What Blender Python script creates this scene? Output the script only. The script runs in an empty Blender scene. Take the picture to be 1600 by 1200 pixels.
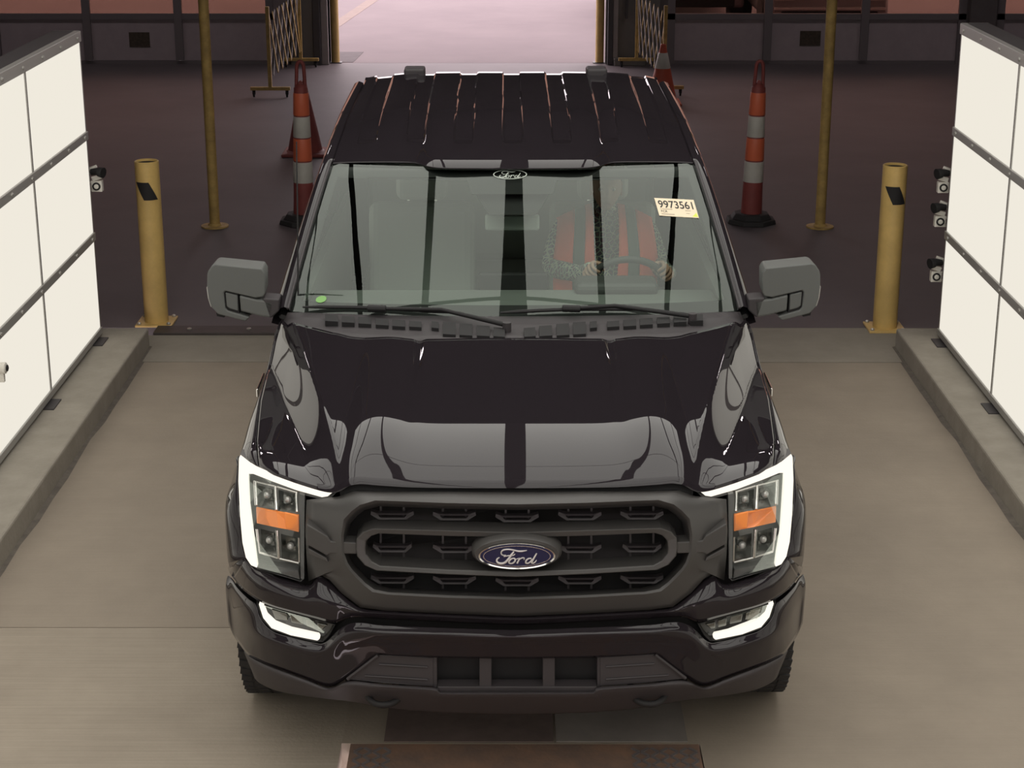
import bpy, bmesh, math, random
from mathutils import Vector, Matrix
random.seed(7)
R = math.radians
S = bpy.context.scene
COL = S.collection

# ------------------------------------------------------------------ camera, world, exposure
FPX, PITCH, YAW = 2800.0, R(18.0), R(0.123)
CAM = Vector((0.0, -5.65, 3.40))
cd = bpy.data.cameras.new('camera')
cd.sensor_width = 36.0
cd.lens = FPX / 1600.0 * 36.0
cd.clip_end = 300
cam = bpy.data.objects.new('camera', cd)
cam.location = CAM
cam.rotation_euler = (R(90) - PITCH, 0, YAW)
COL.objects.link(cam)
S.camera = cam

w = bpy.data.worlds.new('overcast_sky')
S.world = w
w.use_nodes = True
bg = w.node_tree.nodes['Background']
bg.inputs[0].default_value = (1.0, 0.86, 0.89, 1)
bg.inputs[1].default_value = 3.4

S.view_settings.view_transform = 'Standard'
S.view_settings.look = 'None'
S.view_settings.exposure = 0.0
S.view_settings.gamma = 1.0
S.view_settings.use_curve_mapping = False
S.cycles.use_denoising = True
S.cycles.max_bounces = 10
S.cycles.transparent_max_bounces = 16

CEIL_L = 2.1          # overhead light bank radiance
WALL_L = 0.87          # side light walls radiance

# ------------------------------------------------------------------ helpers: projection
FW = Vector((-math.sin(YAW) * math.cos(PITCH), math.cos(YAW) * math.cos(PITCH), -math.sin(PITCH)))
RT = Vector((math.cos(YAW), math.sin(YAW), 0))
UP = RT.cross(FW)


def ray(px, py):
    return FW + RT * ((px - 800) / FPX) - UP * ((py - 600) / FPX)


def U(px, py, x=None, y=None, z=None):
    """world point on a real plane x=, y= or z="""
    d = ray(px, py)
    if x is not None:
        t = (x - CAM.x) / d.x
    elif y is not None:
        t = (y - CAM.y) / d.y
    else:
        t = (z - CAM.z) / d.z
    return CAM + d * t


TRUCK_O = Vector((0.0044, 0, 0))
TRUCK_R = R(0.39)
TI = (Matrix.Translation(TRUCK_O) @ Matrix.Rotation(TRUCK_R, 4, 'Z')).inverted()
CL = TI @ CAM
TR3 = TI.to_3x3()


def T(px, py, x=None, y=None, z=None):
    """truck-local point"""
    d = TR3 @ ray(px, py)
    if x is not None:
        t = (x - CL.x) / d.x
    elif y is not None:
        t = (y - CL.y) / d.y
    else:
        t = (z - CL.z) / d.z
    return CL + d * t


def gplan(x):
    a = abs(x)
    return 0.12 * a * a + 0.22 * max(0.0, (a - 0.78) / 0.25) ** 2.5


def F(px, py, off=0.0):
    """point on the truck's curved front, off metres behind the reference plan curve"""
    y = off
    for _ in range(12):
        p = T(px, py, y=y)
        y = 0.5 * y + 0.5 * (gplan(min(abs(p.x), 1.06)) + off)
    p = T(px, py, y=y)
    if px >= 806.5 and px <= 809.5:
        p.x = 0.0
    return p


# ------------------------------------------------------------------ helpers: materials
def mat(name, col, rough=0.5, metal=0.0, coat=0.0, var=0.0, vscale=6.0, bump=0.0, bscale=60.0,
        emit=None, es=1.0, spec=0.5, vcol=None, ior=1.5, detail=6.0):
    m = bpy.data.materials.new(name)
    m.use_nodes = True
    nt = m.node_tree
    b = nt.nodes['Principled BSDF']
    b.inputs['Base Color'].default_value = (*col, 1)
    b.inputs['Roughness'].default_value = rough
    b.inputs['Metallic'].default_value = metal
    b.inputs['Coat Weight'].default_value = coat
    b.inputs['Coat Roughness'].default_value = 0.015
    b.inputs['Coat IOR'].default_value = 1.45
    b.inputs['Specular IOR Level'].default_value = spec
    b.inputs['IOR'].default_value = ior
    if emit:
        b.inputs['Emission Color'].default_value = (*emit, 1)
        b.inputs['Emission Strength'].default_value = es
    if var > 0 or vcol or bump > 0:
        tc = nt.nodes.new('ShaderNodeTexCoord')
    if var > 0 or vcol:
        n = nt.nodes.new('ShaderNodeTexNoise')
        n.inputs['Scale'].default_value = vscale
        n.inputs['Detail'].default_value = detail
        n.inputs['Roughness'].default_value = 0.65
        nt.links.new(tc.outputs['Object'], n.inputs['Vector'])
        cr = nt.nodes.new('ShaderNodeValToRGB')
        c2 = vcol if vcol else tuple(c * (1 + var) for c in col)
        c1 = tuple(c * (1 - var) for c in col) if not vcol else col
        cr.color_ramp.elements[0].position = 0.32
        cr.color_ramp.elements[1].position = 0.68
        cr.color_ramp.elements[0].color = (*c1, 1)
        cr.color_ramp.elements[1].color = (*c2, 1)
        nt.links.new(n.outputs['Fac'], cr.inputs[0])
        nt.links.new(cr.outputs[0], b.inputs['Base Color'])
    if bump > 0:
        n2 = nt.nodes.new('ShaderNodeTexNoise')
        n2.inputs['Scale'].default_value = bscale
        n2.inputs['Detail'].default_value = 4
        nt.links.new(tc.outputs['Object'], n2.inputs['Vector'])
        bp = nt.nodes.new('ShaderNodeBump')
        bp.inputs['Strength'].default_value = bump
        bp.inputs['Distance'].default_value = 0.01
        nt.links.new(n2.outputs['Fac'], bp.inputs['Height'])
        nt.links.new(bp.outputs[0], b.inputs['Normal'])
    return m


def glass(name, tint, refl=2.0, rough=0.0, ior=1.5):
    """thin clear pane: tinted transmission with a fresnel mirror of both faces"""
    m = bpy.data.materials.new(name)
    m.use_nodes = True
    nt = m.node_tree
    for n in list(nt.nodes):
        nt.nodes.remove(n)
    out = nt.nodes.new('ShaderNodeOutputMaterial')
    tr = nt.nodes.new('ShaderNodeBsdfTransparent')
    tr.inputs[0].default_value = (*tint, 1)
    gl = nt.nodes.new('ShaderNodeBsdfGlossy')
    gl.inputs['Roughness'].default_value = rough
    gl.inputs[0].default_value = (0.93, 1, 0.95, 1)
    lw = nt.nodes.new('ShaderNodeFresnel')
    lw.inputs['IOR'].default_value = ior
    mu = nt.nodes.new('ShaderNodeMath')
    mu.operation = 'MULTIPLY'
    mu.use_clamp = True
    mu.inputs[1].default_value = refl
    mx = nt.nodes.new('ShaderNodeMixShader')
    nt.links.new(lw.outputs[0], mu.inputs[0])
    nt.links.new(mu.outputs[0], mx.inputs[0])
    nt.links.new(tr.outputs[0], mx.inputs[1])
    nt.links.new(gl.outputs[0], mx.inputs[2])
    nt.links.new(mx.outputs[0], out.inputs[0])
    return m


def emis(name, col, s):
    return mat(name, (0.0, 0.0, 0.0), 0.5, emit=col, es=s, spec=0.0)


PAINT = mat('black_gloss_paint', (0.019, 0.0155, 0.0185), 0.5, coat=1.0, spec=0.0)
PLASTIC = mat('black_textured_plastic', (0.042, 0.036, 0.039), 0.55)
MATTE = mat('dark_grey_grille_plastic', (0.055, 0.052, 0.050), 0.42)
MIRRORP = mat('charcoal_mirror_plastic', (0.112, 0.116, 0.111), 0.6)
BLACK = mat('deep_black', (0.010, 0.009, 0.010), 0.7)
RUBBER = mat('tyre_rubber', (0.028, 0.026, 0.027), 0.8, bump=0.3, bscale=40)
CHROME = mat('chrome', (0.75, 0.74, 0.72), 0.12, 1.0)
DARKCHROME = mat('smoked_reflector', (0.20, 0.20, 0.19), 0.22, 1.0)
SILVER = mat('silver_plastic', (0.62, 0.62, 0.60), 0.3, 0.6)
BEZEL = mat('headlamp_bezel', (0.10, 0.10, 0.10), 0.35)
AMBER = mat('amber_lens', (0.85, 0.26, 0.06), 0.25, coat=0.5, emit=(1.0, 0.30, 0.06), es=0.10)
DRL = emis('lit_white_lamp', (1.0, 0.94, 0.82), 1.15)
BLUE = mat('badge_blue', (0.010, 0.010, 0.048), 0.3, coat=0.4, spec=0.2)
CLEAR = glass('clear_lens', (0.96, 0.96, 0.96), 0.3)
WSGLASS = glass('windshield_glass', (0.86, 0.95, 0.88), 1.25)
SIDEGLASS = glass('side_glass', (0.82, 0.86, 0.82), 1.4)
INTERIOR = mat('grey_cabin_trim', (0.36, 0.38, 0.36), 0.7)
DASHM = mat('dash_grain', (0.15, 0.16, 0.15), 0.7)
DARKTRIM = mat('dark_trim', (0.05, 0.052, 0.05), 0.6)
SEATM = mat('grey_seat_fabric', (0.36, 0.38, 0.36), 0.85)
YELLOW = mat('yellow_paint', (0.62, 0.42, 0.15), 0.45, var=0.14, vscale=5)
YELLOWD = mat('weathered_yellow_paint', (0.50, 0.33, 0.11), 0.6, var=0.25, vscale=9)
ORANGE = mat('orange_plastic', (0.48, 0.085, 0.045), 0.55, var=0.12)
ORANGEREF = mat('orange_reflective_band', (0.78, 0.17, 0.08), 0.45)
WHITEREF = mat('white_reflective_band', (0.60, 0.57, 0.52), 0.5, var=0.1)
REDPL = mat('faded_red_plastic', (0.26, 0.055, 0.05), 0.6, var=0.15)
CONCRETE = mat('lane_concrete', (0.250, 0.209, 0.167), 0.8, vcol=(0.308, 0.258, 0.205), vscale=1.5, bump=0.15, bscale=70, detail=9)


def broom(m, amt=0.16, sc=(1.6, 75.0, 1.0)):
    """fine streaks of a broom finish, multiplied into the base colour"""
    nt = m.node_tree
    b = nt.nodes['Principled BSDF']
    src = b.inputs['Base Color'].links[0].from_socket
    tc = nt.nodes.new('ShaderNodeTexCoord')
    mp = nt.nodes.new('ShaderNodeMapping')
    mp.inputs['Scale'].default_value = sc
    n = nt.nodes.new('ShaderNodeTexNoise')
    n.inputs['Scale'].default_value = 1.0
    n.inputs['Detail'].default_value = 5
    rmp = nt.nodes.new('ShaderNodeMapRange')
    rmp.inputs['From Min'].default_value = 0.3
    rmp.inputs['From Max'].default_value = 0.7
    rmp.inputs['To Min'].default_value = 1 - amt
    rmp.inputs['To Max'].default_value = 1 + amt * 0.6
    mx = nt.nodes.new('ShaderNodeMix')
    mx.data_type = 'RGBA'
    mx.blend_type = 'MULTIPLY'
    mx.inputs['Factor'].default_value = 1.0
    nt.links.new(tc.outputs['Object'], mp.inputs['Vector'])
    nt.links.new(mp.outputs[0], n.inputs['Vector'])
    nt.links.new(n.outputs['Fac'], rmp.inputs['Value'])
    nt.links.new(src, mx.inputs[6])
    nt.links.new(rmp.outputs[0], mx.inputs[7])
    nt.links.new(mx.outputs[2], b.inputs['Base Color'])


broom(CONCRETE, 0.03)
CONCRETE3 = mat('brushed_lane_concrete', (0.280, 0.236, 0.188), 0.8, vcol=(0.340, 0.290, 0.232), vscale=1.8, bump=0.15, bscale=70, detail=9)
broom(CONCRETE3, 0.08)
CONCRETE2 = mat('apron_concrete', (0.275, 0.245, 0.205), 0.85, var=0.10, vscale=3, bump=0.15, bscale=70)
CURBM = mat('curb_concrete', (0.25, 0.225, 0.188), 0.85, vcol=(0.315, 0.285, 0.24), vscale=5, bump=0.3, bscale=40)
ASPHALT = mat('dark_sealed_floor', (0.105, 0.087, 0.094), 0.62, vcol=(0.135, 0.114, 0.121), vscale=0.8, bump=0.1, bscale=50, detail=8)
OUTCON = mat('outdoor_concrete', (0.185, 0.152, 0.162), 0.9, vcol=(0.215, 0.178, 0.186), vscale=0.7, bump=0.1)
OUTDARK = mat('outdoor_patch', (0.115, 0.10, 0.105), 0.9, var=0.15)
OUTSEAM = mat('outdoor_joint', (0.24, 0.19, 0.17), 0.9, var=0.1)
HALL = mat('hall_wall_paint', (0.13, 0.112, 0.112), 0.8, var=0.08)
HALLTOP = mat('hall_roof_steel', (0.040, 0.036, 0.037), 0.8)
DOORP = mat('garage_door_panel', (0.42, 0.35, 0.37), 0.6, var=0.05)
DOORF = mat('garage_door_frame', (0.20, 0.17, 0.178), 0.55)
TINTPANE = glass('bronze_tinted_pane', (0.45, 0.345, 0.295), 1.0)
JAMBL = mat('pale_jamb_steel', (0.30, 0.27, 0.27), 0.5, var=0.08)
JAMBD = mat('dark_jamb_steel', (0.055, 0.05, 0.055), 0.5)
PILLAR = mat('grey_pillar_paint', (0.17, 0.155, 0.145), 0.7, var=0.06)
ALU = mat('aluminium_rail', (0.36, 0.35, 0.33), 0.45, 0.3)
ALUD = mat('dark_housing_steel', (0.05, 0.045, 0.047), 0.6)
BOLT = mat('zinc_bolt', (0.6, 0.58, 0.55), 0.35, 0.8)
LWALL = emis('light_wall_diffuser', (1.0, 0.945, 0.83), WALL_L)
LCEIL = emis('overhead_diffuser', (1.0, 0.97, 0.90), CEIL_L)
WHITEPL = mat('white_camera_plastic', (0.66, 0.63, 0.57), 0.5)
RUST = mat('rusty_cover_plate', (0.150, 0.105, 0.085), 0.7, vcol=(0.25, 0.145, 0.095), vscale=6, bump=0.2)
TREADM = mat('worn_tread_steel', (0.17, 0.15, 0.15), 0.5, 0.3, var=0.1)
PITC = mat('patched_concrete', (0.21, 0.185, 0.168), 0.85, var=0.1, vscale=6)
PITD = mat('stained_pit_cover', (0.125, 0.090, 0.080), 0.8, var=0.2, vscale=8)
LIPM = mat('steel_lip', (0.060, 0.048, 0.045), 0.55, 0.2, var=0.2)
STICK = mat('cream_paper', (0.82, 0.70, 0.52), 0.7)
INK = mat('black_ink', (0.02, 0.018, 0.018), 0.6)
YGREEN = mat('highlighter_yellow', (0.72, 0.80, 0.12), 0.6)
GREENST = mat('green_film', (0.20, 0.42, 0.12), 0.5)
DECAL = mat('etched_white', (0.50, 0.56, 0.50), 0.6)
SKIN = mat('skin', (0.36, 0.215, 0.155), 0.55, var=0.06, vscale=20)
HAIR = mat('grey_hair', (0.13, 0.115, 0.10), 0.8, bump=0.5, bscale=90)
VEST = mat('hi_vis_orange_mesh', (0.98, 0.15, 0.085), 0.7, emit=None, bump=0.2, bscale=300)
STRIPE = mat('grey_reflective_stripe', (0.13, 0.16, 0.15), 0.6)
TROUSER = mat('dark_trousers', (0.03, 0.03, 0.035), 0.9)
CARGREY = mat('silver_car_paint', (0.33, 0.31, 0.33), 0.3, coat=1.0)
CARDARK = mat('plum_car_paint', (0.24, 0.20, 0.22), 0.3, coat=1.0)

# leafy printed shirt
SHIRT = bpy.data.materials.new('leaf_print_shirt')
SHIRT.use_nodes = True
_nt = SHIRT.node_tree
_b = _nt.nodes['Principled BSDF']
_b.inputs['Roughness'].default_value = 0.9
_tc = _nt.nodes.new('ShaderNodeTexCoord')
_v = _nt.nodes.new('ShaderNodeTexVoronoi')
_v.feature = 'DISTANCE_TO_EDGE'
_v.inputs['Scale'].default_value = 38
_cr = _nt.nodes.new('ShaderNodeValToRGB')
_cr.color_ramp.elements[0].color = (0.46, 0.50, 0.38, 1)
_cr.color_ramp.elements[0].position = 0.05
_cr.color_ramp.elements[1].color = (0.05, 0.10, 0.15, 1)
_cr.color_ramp.elements[1].position = 0.13
e = _cr.color_ramp.elements.new(0.35)
e.color = (0.20, 0.10, 0.11, 1)
_nt.links.new(_tc.outputs['Object'], _v.inputs['Vector'])
_nt.links.new(_v.outputs['Distance'], _cr.inputs[0])
_nt.links.new(_cr.outputs[0], _b.inputs['Base Color'])

# side light wall diffuser etc. done; diamond tread etc. are geometry


# ------------------------------------------------------------------ helpers: objects
def link(name, me, m, parent=None, kind=None, label=None):
    if m is not None:
        me.materials.clear()
        me.materials.append(m)
    o = bpy.data.objects.new(name, me)
    COL.objects.link(o)
    if parent:
        o.parent = parent
    if kind:
        o['kind'] = kind
    if label:
        o['label'] = label
    return o


def mk(name, v, f, m, parent=None, kind=None, label=None, smooth=None, bevel=0, solid=0, seg=2, fix=True):
    me = bpy.data.meshes.new(name)
    me.from_pydata([tuple(p) for p in v], [], f)
    if fix:
        bm = bmesh.new()
        bm.from_mesh(me)
        bmesh.ops.remove_doubles(bm, verts=bm.verts, dist=1e-5)
        bmesh.ops.recalc_face_normals(bm, faces=bm.faces)
        bm.to_mesh(me)
        bm.free()
    if smooth is not None:
        me.shade_smooth()
        if smooth < 180:
            me.set_sharp_from_angle(angle=R(smooth))
    o = link(name, me, m, parent, kind, label)
    if solid:
        md = o.modifiers.new('thickness', 'SOLIDIFY')
        md.thickness = solid
        md.offset = -1
    if bevel:
        md = o.modifiers.new('bevel', 'BEVEL')
        md.width = bevel
        md.segments = seg
        md.limit_method = 'ANGLE'
        md.angle_limit = R(35)
    return o


def empty(name, loc, label, cat, group=None, rot=0):
    o = bpy.data.objects.new(name, None)
    COL.objects.link(o)
    o.location = loc
    o.rotation_euler = (0, 0, rot)
    o.empty_display_size = 0.1
    o['label'] = label
    o['category'] = cat
    if group:
        o['group'] = group
    return o


def tag(o, label, cat, group=None):
    o['label'] = label
    o['category'] = cat
    if group:
        o['group'] = group
    return o


class MB:
    def __init__(s):
        s.v, s.f = [], []

    def add(s, v, f):
        n = len(s.v)
        s.v += [Vector(p) for p in v]
        s.f += [tuple(i + n for i in q) for q in f]
        return s

    def box(s, x0, x1, y0, y1, z0, z1):
        v = [(x, y, z) for z in (z0, z1) for y in (y0, y1) for x in (x0, x1)]
        return s.add(v, [(0, 2, 3, 1), (4, 5, 7, 6), (0, 1, 5, 4), (2, 6, 7, 3), (0, 4, 6, 2), (1, 3, 7, 5)])

    def obox(s, c, ax, ay, az):
        """oriented box: centre and three half-extent vectors"""
        c, ax, ay, az = map(Vector, (c, ax, ay, az))
        v = [c + ax * i + ay * j + az * k for k in (-1, 1) for j in (-1, 1) for i in (-1, 1)]
        return s.add(v, [(0, 2, 3, 1), (4, 5, 7, 6), (0, 1, 5, 4), (2, 6, 7, 3), (0, 4, 6, 2), (1, 3, 7, 5)])

    def prism(s, a, b):
        """two matching loops, capped"""
        n = len(a)
        f = [tuple(range(n)), tuple(range(2 * n - 1, n - 1, -1))]
        f += [(i, (i + 1) % n, n + (i + 1) % n, n + i) for i in range(n)]
        return s.add(list(a) + list(b), f)

    def ring(s, loops, closed_section=True):
        """loops of equal length, each closed; bridged in order (and last to first)"""
        n, k = len(loops[0]), len(loops)
        v = [p for l in loops for p in l]
        f = []
        for j in range(k if closed_section else k - 1):
            j2 = (j + 1) % k
            for i in range(n):
                i2 = (i + 1) % n
                f.append((j * n + i, j * n + i2, j2 * n + i2, j2 * n + i))
        return s.add(v, f)

    def tube(s, pts, r, n=8, cap=True, flat=None):
        pts = [Vector(p) for p in pts]
        rs = r if isinstance(r, (list, tuple)) else [r] * len(pts)
        v, f = [], []
        prev = None
        for i, p in enumerate(pts):
            t = (pts[min(i + 1, len(pts) - 1)] - pts[max(i - 1, 0)]).normalized()
            if prev is None:
                a = Vector((0, 0, 1)) if abs(t.z) < 0.9 else Vector((1, 0, 0))
                u = t.cross(a).normalized()
            else:
                u = (prev - t * prev.dot(t)).normalized()
            prev = u
            b = t.cross(u)
            for k in range(n):
                an = 2 * math.pi * k / n
                q = u * math.cos(an) * rs[i] + b * math.sin(an) * rs[i]
                if flat is not None:
                    fn, fs = flat
                    q = q - fn * q.dot(fn) * (1 - fs)
                v.append(p + q)
        for i in range(len(pts) - 1):
            for k in range(n):
                k2 = (k + 1) % n
                f.append((i * n + k, i * n + k2, (i + 1) * n + k2, (i + 1) * n + k))
        if cap:
            f.append(tuple(range(n - 1, -1, -1)))
            f.append(tuple((len(pts) - 1) * n + k for k in range(n)))
        return s.add(v, f)

    def lathe(s, prof, c=(0, 0, 0), n=24, axis='z', closed=False):
        """prof: list of (radius, height)"""
        c = Vector(c)
        v, f = [], []
        for (r, h) in prof:
            for k in range(n):
                a = 2 * math.pi * k / n
                q = (r * math.cos(a), r * math.sin(a), h)
                if axis == 'x':
                    q = (h, r * math.cos(a), r * math.sin(a))
                elif axis == 'y':
                    q = (r * math.sin(a), h, r * math.cos(a))
                v.append(c + Vector(q))
        m = len(prof)
        for i in range(m if closed else m - 1):
            i2 = (i + 1) % m
            for k in range(n):
                k2 = (k + 1) % n
                f.append((i * n + k, i * n + k2, i2 * n + k2, i2 * n + k))
        if not closed:
            f.append(tuple(range(n - 1, -1, -1)))
            f.append(tuple((m - 1) * n + k for k in range(n)))
        return s.add(v, f)

    def mirror(s):
        n = len(s.v)
        s.v += [Vector((-p.x, p.y, p.z)) for p in s.v]
        s.f += [tuple(i + n for i in reversed(q)) for q in s.f]
        return s

    def flip(s):
        s.v = [Vector((-p.x, p.y, p.z)) for p in s.v]
        s.f = [tuple(reversed(q)) for q in s.f]
        return s

    def build(s, name, m, parent=None, **k):
        return mk(name, s.v, s.f, m, parent, **k)


def cr(p0, p1, p2, p3, t):
    return 0.5 * ((2 * p1) + (p2 - p0) * t + (2 * p0 - 5 * p1 + 4 * p2 - p3) * t * t + (3 * p1 - p0 - 3 * p2 + p3) * t ** 3)


def spline(pts, sub):
    out = []
    n = len(pts)
    for i in range(n - 1):
        p0, p1, p2, p3 = pts[max(i - 1, 0)], pts[i], pts[i + 1], pts[min(i + 2, n - 1)]
        for k in range(sub):
            out.append(cr(p0, p1, p2, p3, k / sub))
    out.append(pts[-1])
    return out


def sspline(pts, sub):
    """spline of a left half whose first point lies on the centre plane"""
    m = Vector((-pts[1].x, pts[1].y, pts[1].z))
    return spline([m] + list(pts), sub)[sub:]


def resample(pts, n):
    """n+1 points evenly along a polyline"""
    d = [0]
    for a, b in zip(pts, pts[1:]):
        d.append(d[-1] + (b - a).length)
    out, j = [], 0
    for i in range(n + 1):
        t = d[-1] * i / n
        while j < len(d) - 2 and d[j + 1] < t:
            j += 1
        q = (t - d[j]) / max(d[j + 1] - d[j], 1e-9)
        out.append(pts[j].lerp(pts[j + 1], min(max(q, 0), 1)))
    return out


def grid(rows):
    """list of equal-length rows -> MB quads"""
    n = len(rows[0])
    b = MB()
    v = [p for r in rows for p in r]
    f = []
    for j in range(len(rows) - 1):
        for i in range(n - 1):
            f.append((j * n + i, j * n + i + 1, (j + 1) * n + i + 1, (j + 1) * n + i))
    return b.add(v, f)


def lerp(a, b, t):
    return a + (b - a) * t


def sst(a, b, x):
    t = min(max((x - a) / (b - a), 0), 1)
    return t * t * (3 - 2 * t)


def interp(xs, ys, x):
    if x <= xs[0]:
        return ys[0]
    for i in range(len(xs) - 1):
        if x <= xs[i + 1]:
            return lerp(ys[i], ys[i + 1], (x - xs[i]) / (xs[i + 1] - xs[i]))
    return ys[-1]


def text_mesh(s, size, bold=0.0):
    c = bpy.data.curves.new('lettering', 'FONT')
    c.body = s
    c.size = size
    c.offset = bold
    o = bpy.data.objects.new('lettering', c)
    me = bpy.data.meshes.new_from_object(o)
    bpy.data.objects.remove(o)
    v = [p.co.copy() for p in me.vertices]
    f = [tuple(q.vertices) for q in me.polygons]
    bpy.data.meshes.remove(me)
    return v, f


# ================================================================== SETTING
def struct(name, b, m, parent=None, **k):
    return b.build(name, m, parent, kind='structure', **k)


WY = 18.9
struct('floor', MB().box(-12, 12, 6.05, WY + 0.12, -0.25, 0.0).box(-12, -3.3, -13, 6.05, -0.25, 0.0).box(3.3, 12, -13, 6.05, -0.25, 0.0), ASPHALT)
struct('lane_slab', MB().box(-3.3, -0.66, 1.404, 5.26, -0.25, -0.001).box(-0.66, 0.70, 0.40, 5.26, -0.25, -0.001).box(0.70, 3.3, -13, 5.26, -0.25, -0.001), CONCRETE)
struct('lane_slab', MB().box(-3.3, -0.66, -13, 1.398, -0.25, -0.001), CONCRETE3)
struct('apron_slab', MB().box(-3.3, 3.3, 5.268, 5.86, -0.25, 0.002), CONCRETE2)
struct('apron_strip', MB().box(-0.9, 3.3, 5.862, 6.045, -0.25, 0.001), CONCRETE2)
lip = struct('steel_lip', MB().box(-2.43, -0.92, 5.865, 6.04, -0.2, 0.018), LIPM, bevel=0.004)
for i in range(4):
    MB().lathe([(0.016, 0.018), (0.016, 0.024), (0.010, 0.027)], (-2.2 + 0.4 * i, 5.95, 0), 10).build('bolt', BOLT, lip)
struct('outdoor_ground', MB().box(-40, 40, WY + 0.125, 75, -0.25, 0.0), OUTCON)
p1, p2 = U(520, 42, z=0.004), U(582, 0, z=0.004)
d = (p2 - p1).normalized()
nn = Vector((-d.y, d.x, 0)) * 0.10
p1 = p1 + d * ((19.3 - p1.y) / d.y)
struct('outdoor_joint', MB().prism([p1 - nn, p2 + d * 30 - nn, p2 + d * 30 + nn, p1 + nn],
                                   [q + Vector((0, 0, -0.02)) for q in (p1 - nn, p2 + d * 30 - nn, p2 + d * 30 + nn, p1 + nn)]), OUTSEAM)
pp = [U(500, 97, z=0.004), U(552, 97, z=0.004), U(568, 81, z=0.004), U(500, 81, z=0.004)]
struct('outdoor_patch', MB().prism(pp, [q + Vector((0, 0, -0.02)) for q in pp]), OUTDARK)

# curbs
for nm, xi, xo in (('curb_left', -2.40, -3.28), ('curb_right', 2.485, 3.28)):
    a, b2 = min(xi, xo), max(xi, xo)
    c = struct(nm, MB().box(a, b2, -13, 5.60, -0.2, 0.13), CURBM, bevel=0.012)

JOINTM = mat('dirt_in_joint', (0.10, 0.085, 0.072), 0.9, vcol=(0.16, 0.138, 0.115), vscale=14)
for nm, x0, x1 in (('trim_10', -2.41, -2.372), ('trim_11', 2.455, 2.49)):
    rnd = random.Random(5)
    n_ = 60
    yy = [5.6 - 18 * i / n_ for i in range(n_ + 1)]
    sgn = 1 if x0 < 0 else -1
    wob = [(x1 if x0 < 0 else x0) + sgn * (rnd.random() - 0.6) * 0.02 for _ in yy]
    base = x0 if x0 < 0 else x1
    va = [(base, y, z) for y in yy for z in (0.0,)]
    vb = [(wx, y, 0.0) for wx, y in zip(wob, yy)]
    vt = [(base, y, 0.006) for y in yy]
    n1 = n_ + 1
    v = va + vb + vt
    f = [(i, i + 1, n1 + i + 1, n1 + i) for i in range(n_)] + [(n1 + i, n1 + i + 1, 2 * n1 + i + 1, 2 * n1 + i) for i in range(n_)]
    mk(nm, v, f, JOINTM, kind='structure')
# hall shell
struct('wall_left', MB().box(-12.2, -12, -13, WY + 0.3, 0, 7.0), HALL)
struct('wall_right', MB().box(12, 12.2, -13, WY + 0.3, 0, 7.0), HALL)
struct('wall_front', MB().box(-12.2, 12.2, -13.2, -13, 0, 7.0), HALL)
struct('ceiling', MB().box(-12.2, 12.2, -13.2, WY + 0.3, 6.8, 7.0), HALLTOP)
OPL, OPR, OPH = -2.54, 1.22, 3.9
DL0, DL1, DR0, DR1 = -7.1, -3.28, 2.05, 6.08
wb0 = struct('wall_back', MB().box(-12, 12, WY, WY + 0.25, OPH, 6.8), HALL)
for a, b2 in ((-12, -11.2), (-7.35, DL0), (DL1, OPL), (OPR, DR0), (DR1, 6.5), (10.4, 12)):
    struct('wall_back', MB().box(a, b2, WY, WY + 0.25, 0, OPH), HALL)
# jambs and pillars at the doorway
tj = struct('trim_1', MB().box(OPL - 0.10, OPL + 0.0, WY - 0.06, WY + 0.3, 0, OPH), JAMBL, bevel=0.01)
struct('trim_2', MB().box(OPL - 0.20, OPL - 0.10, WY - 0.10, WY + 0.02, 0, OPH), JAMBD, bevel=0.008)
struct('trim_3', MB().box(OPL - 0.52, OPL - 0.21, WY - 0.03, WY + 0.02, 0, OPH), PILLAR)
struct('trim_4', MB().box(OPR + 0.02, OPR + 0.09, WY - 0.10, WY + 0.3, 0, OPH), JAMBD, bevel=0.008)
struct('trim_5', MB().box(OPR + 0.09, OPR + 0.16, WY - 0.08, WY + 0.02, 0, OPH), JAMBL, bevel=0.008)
struct('trim_6', MB().box(OPR + 0.16, OPR + 0.72, WY - 0.02, WY + 0.02, 0, OPH), PILLAR)
struct('trim_7', MB().box(OPR + 0.26, OPR + 0.29, WY - 0.07, WY - 0.02, 0.62, 2.2), JAMBD)
struct('trim_8', MB().box(DR1 + 0.02, DR1 + 0.38, WY - 0.12, WY, 0, OPH), HALL, bevel=0.01)
struct('trim_9', MB().box(DL1 + 0.02, DL1 + 0.20, WY - 0.12, WY, 0, OPH), DOORF, bevel=0.01)


def garage_door(name, x0, x1, n):
    root = struct(name, MB().box(x0, x1, WY + 0.02, WY + 0.05, 0.0, 0.045).box(x0, x1, WY + 0.0, WY + 0.05, 0.60, 0.68)
                  .box(x0, x0 + 0.10, WY, WY + 0.06, 0, OPH).box(x1 - 0.10, x1, WY, WY + 0.06, 0, OPH), DOORF)
    pitch = (x1 - x0 - 0.10) / n
    for i in range(n):
        a = x0 + 0.10 + i * pitch
        b_ = a + pitch - 0.10
        p = MB().box(a, b_, WY + 0.03, WY + 0.06, 0.045, 0.60).build('door_panel', DOORP, root, bevel=0.006)
        if i:
            MB().box(a - 0.105, a + 0.005, WY - 0.01, WY + 0.06, 0.05, OPH).build('mullion', DOORF, root, bevel=0.006)
        for k in range(3):
            z0 = 0.68 + k * 1.07
            MB().box(a, b_, WY + 0.03, WY + 0.036, z0, z0 + 1.0).build('pane', TINTPANE, root)
            if k < 3:
                MB().box(a, b_, WY, WY + 0.06, z0 + 1.0, z0 + 1.07).build('rail', DOORF, root)
    return root


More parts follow.
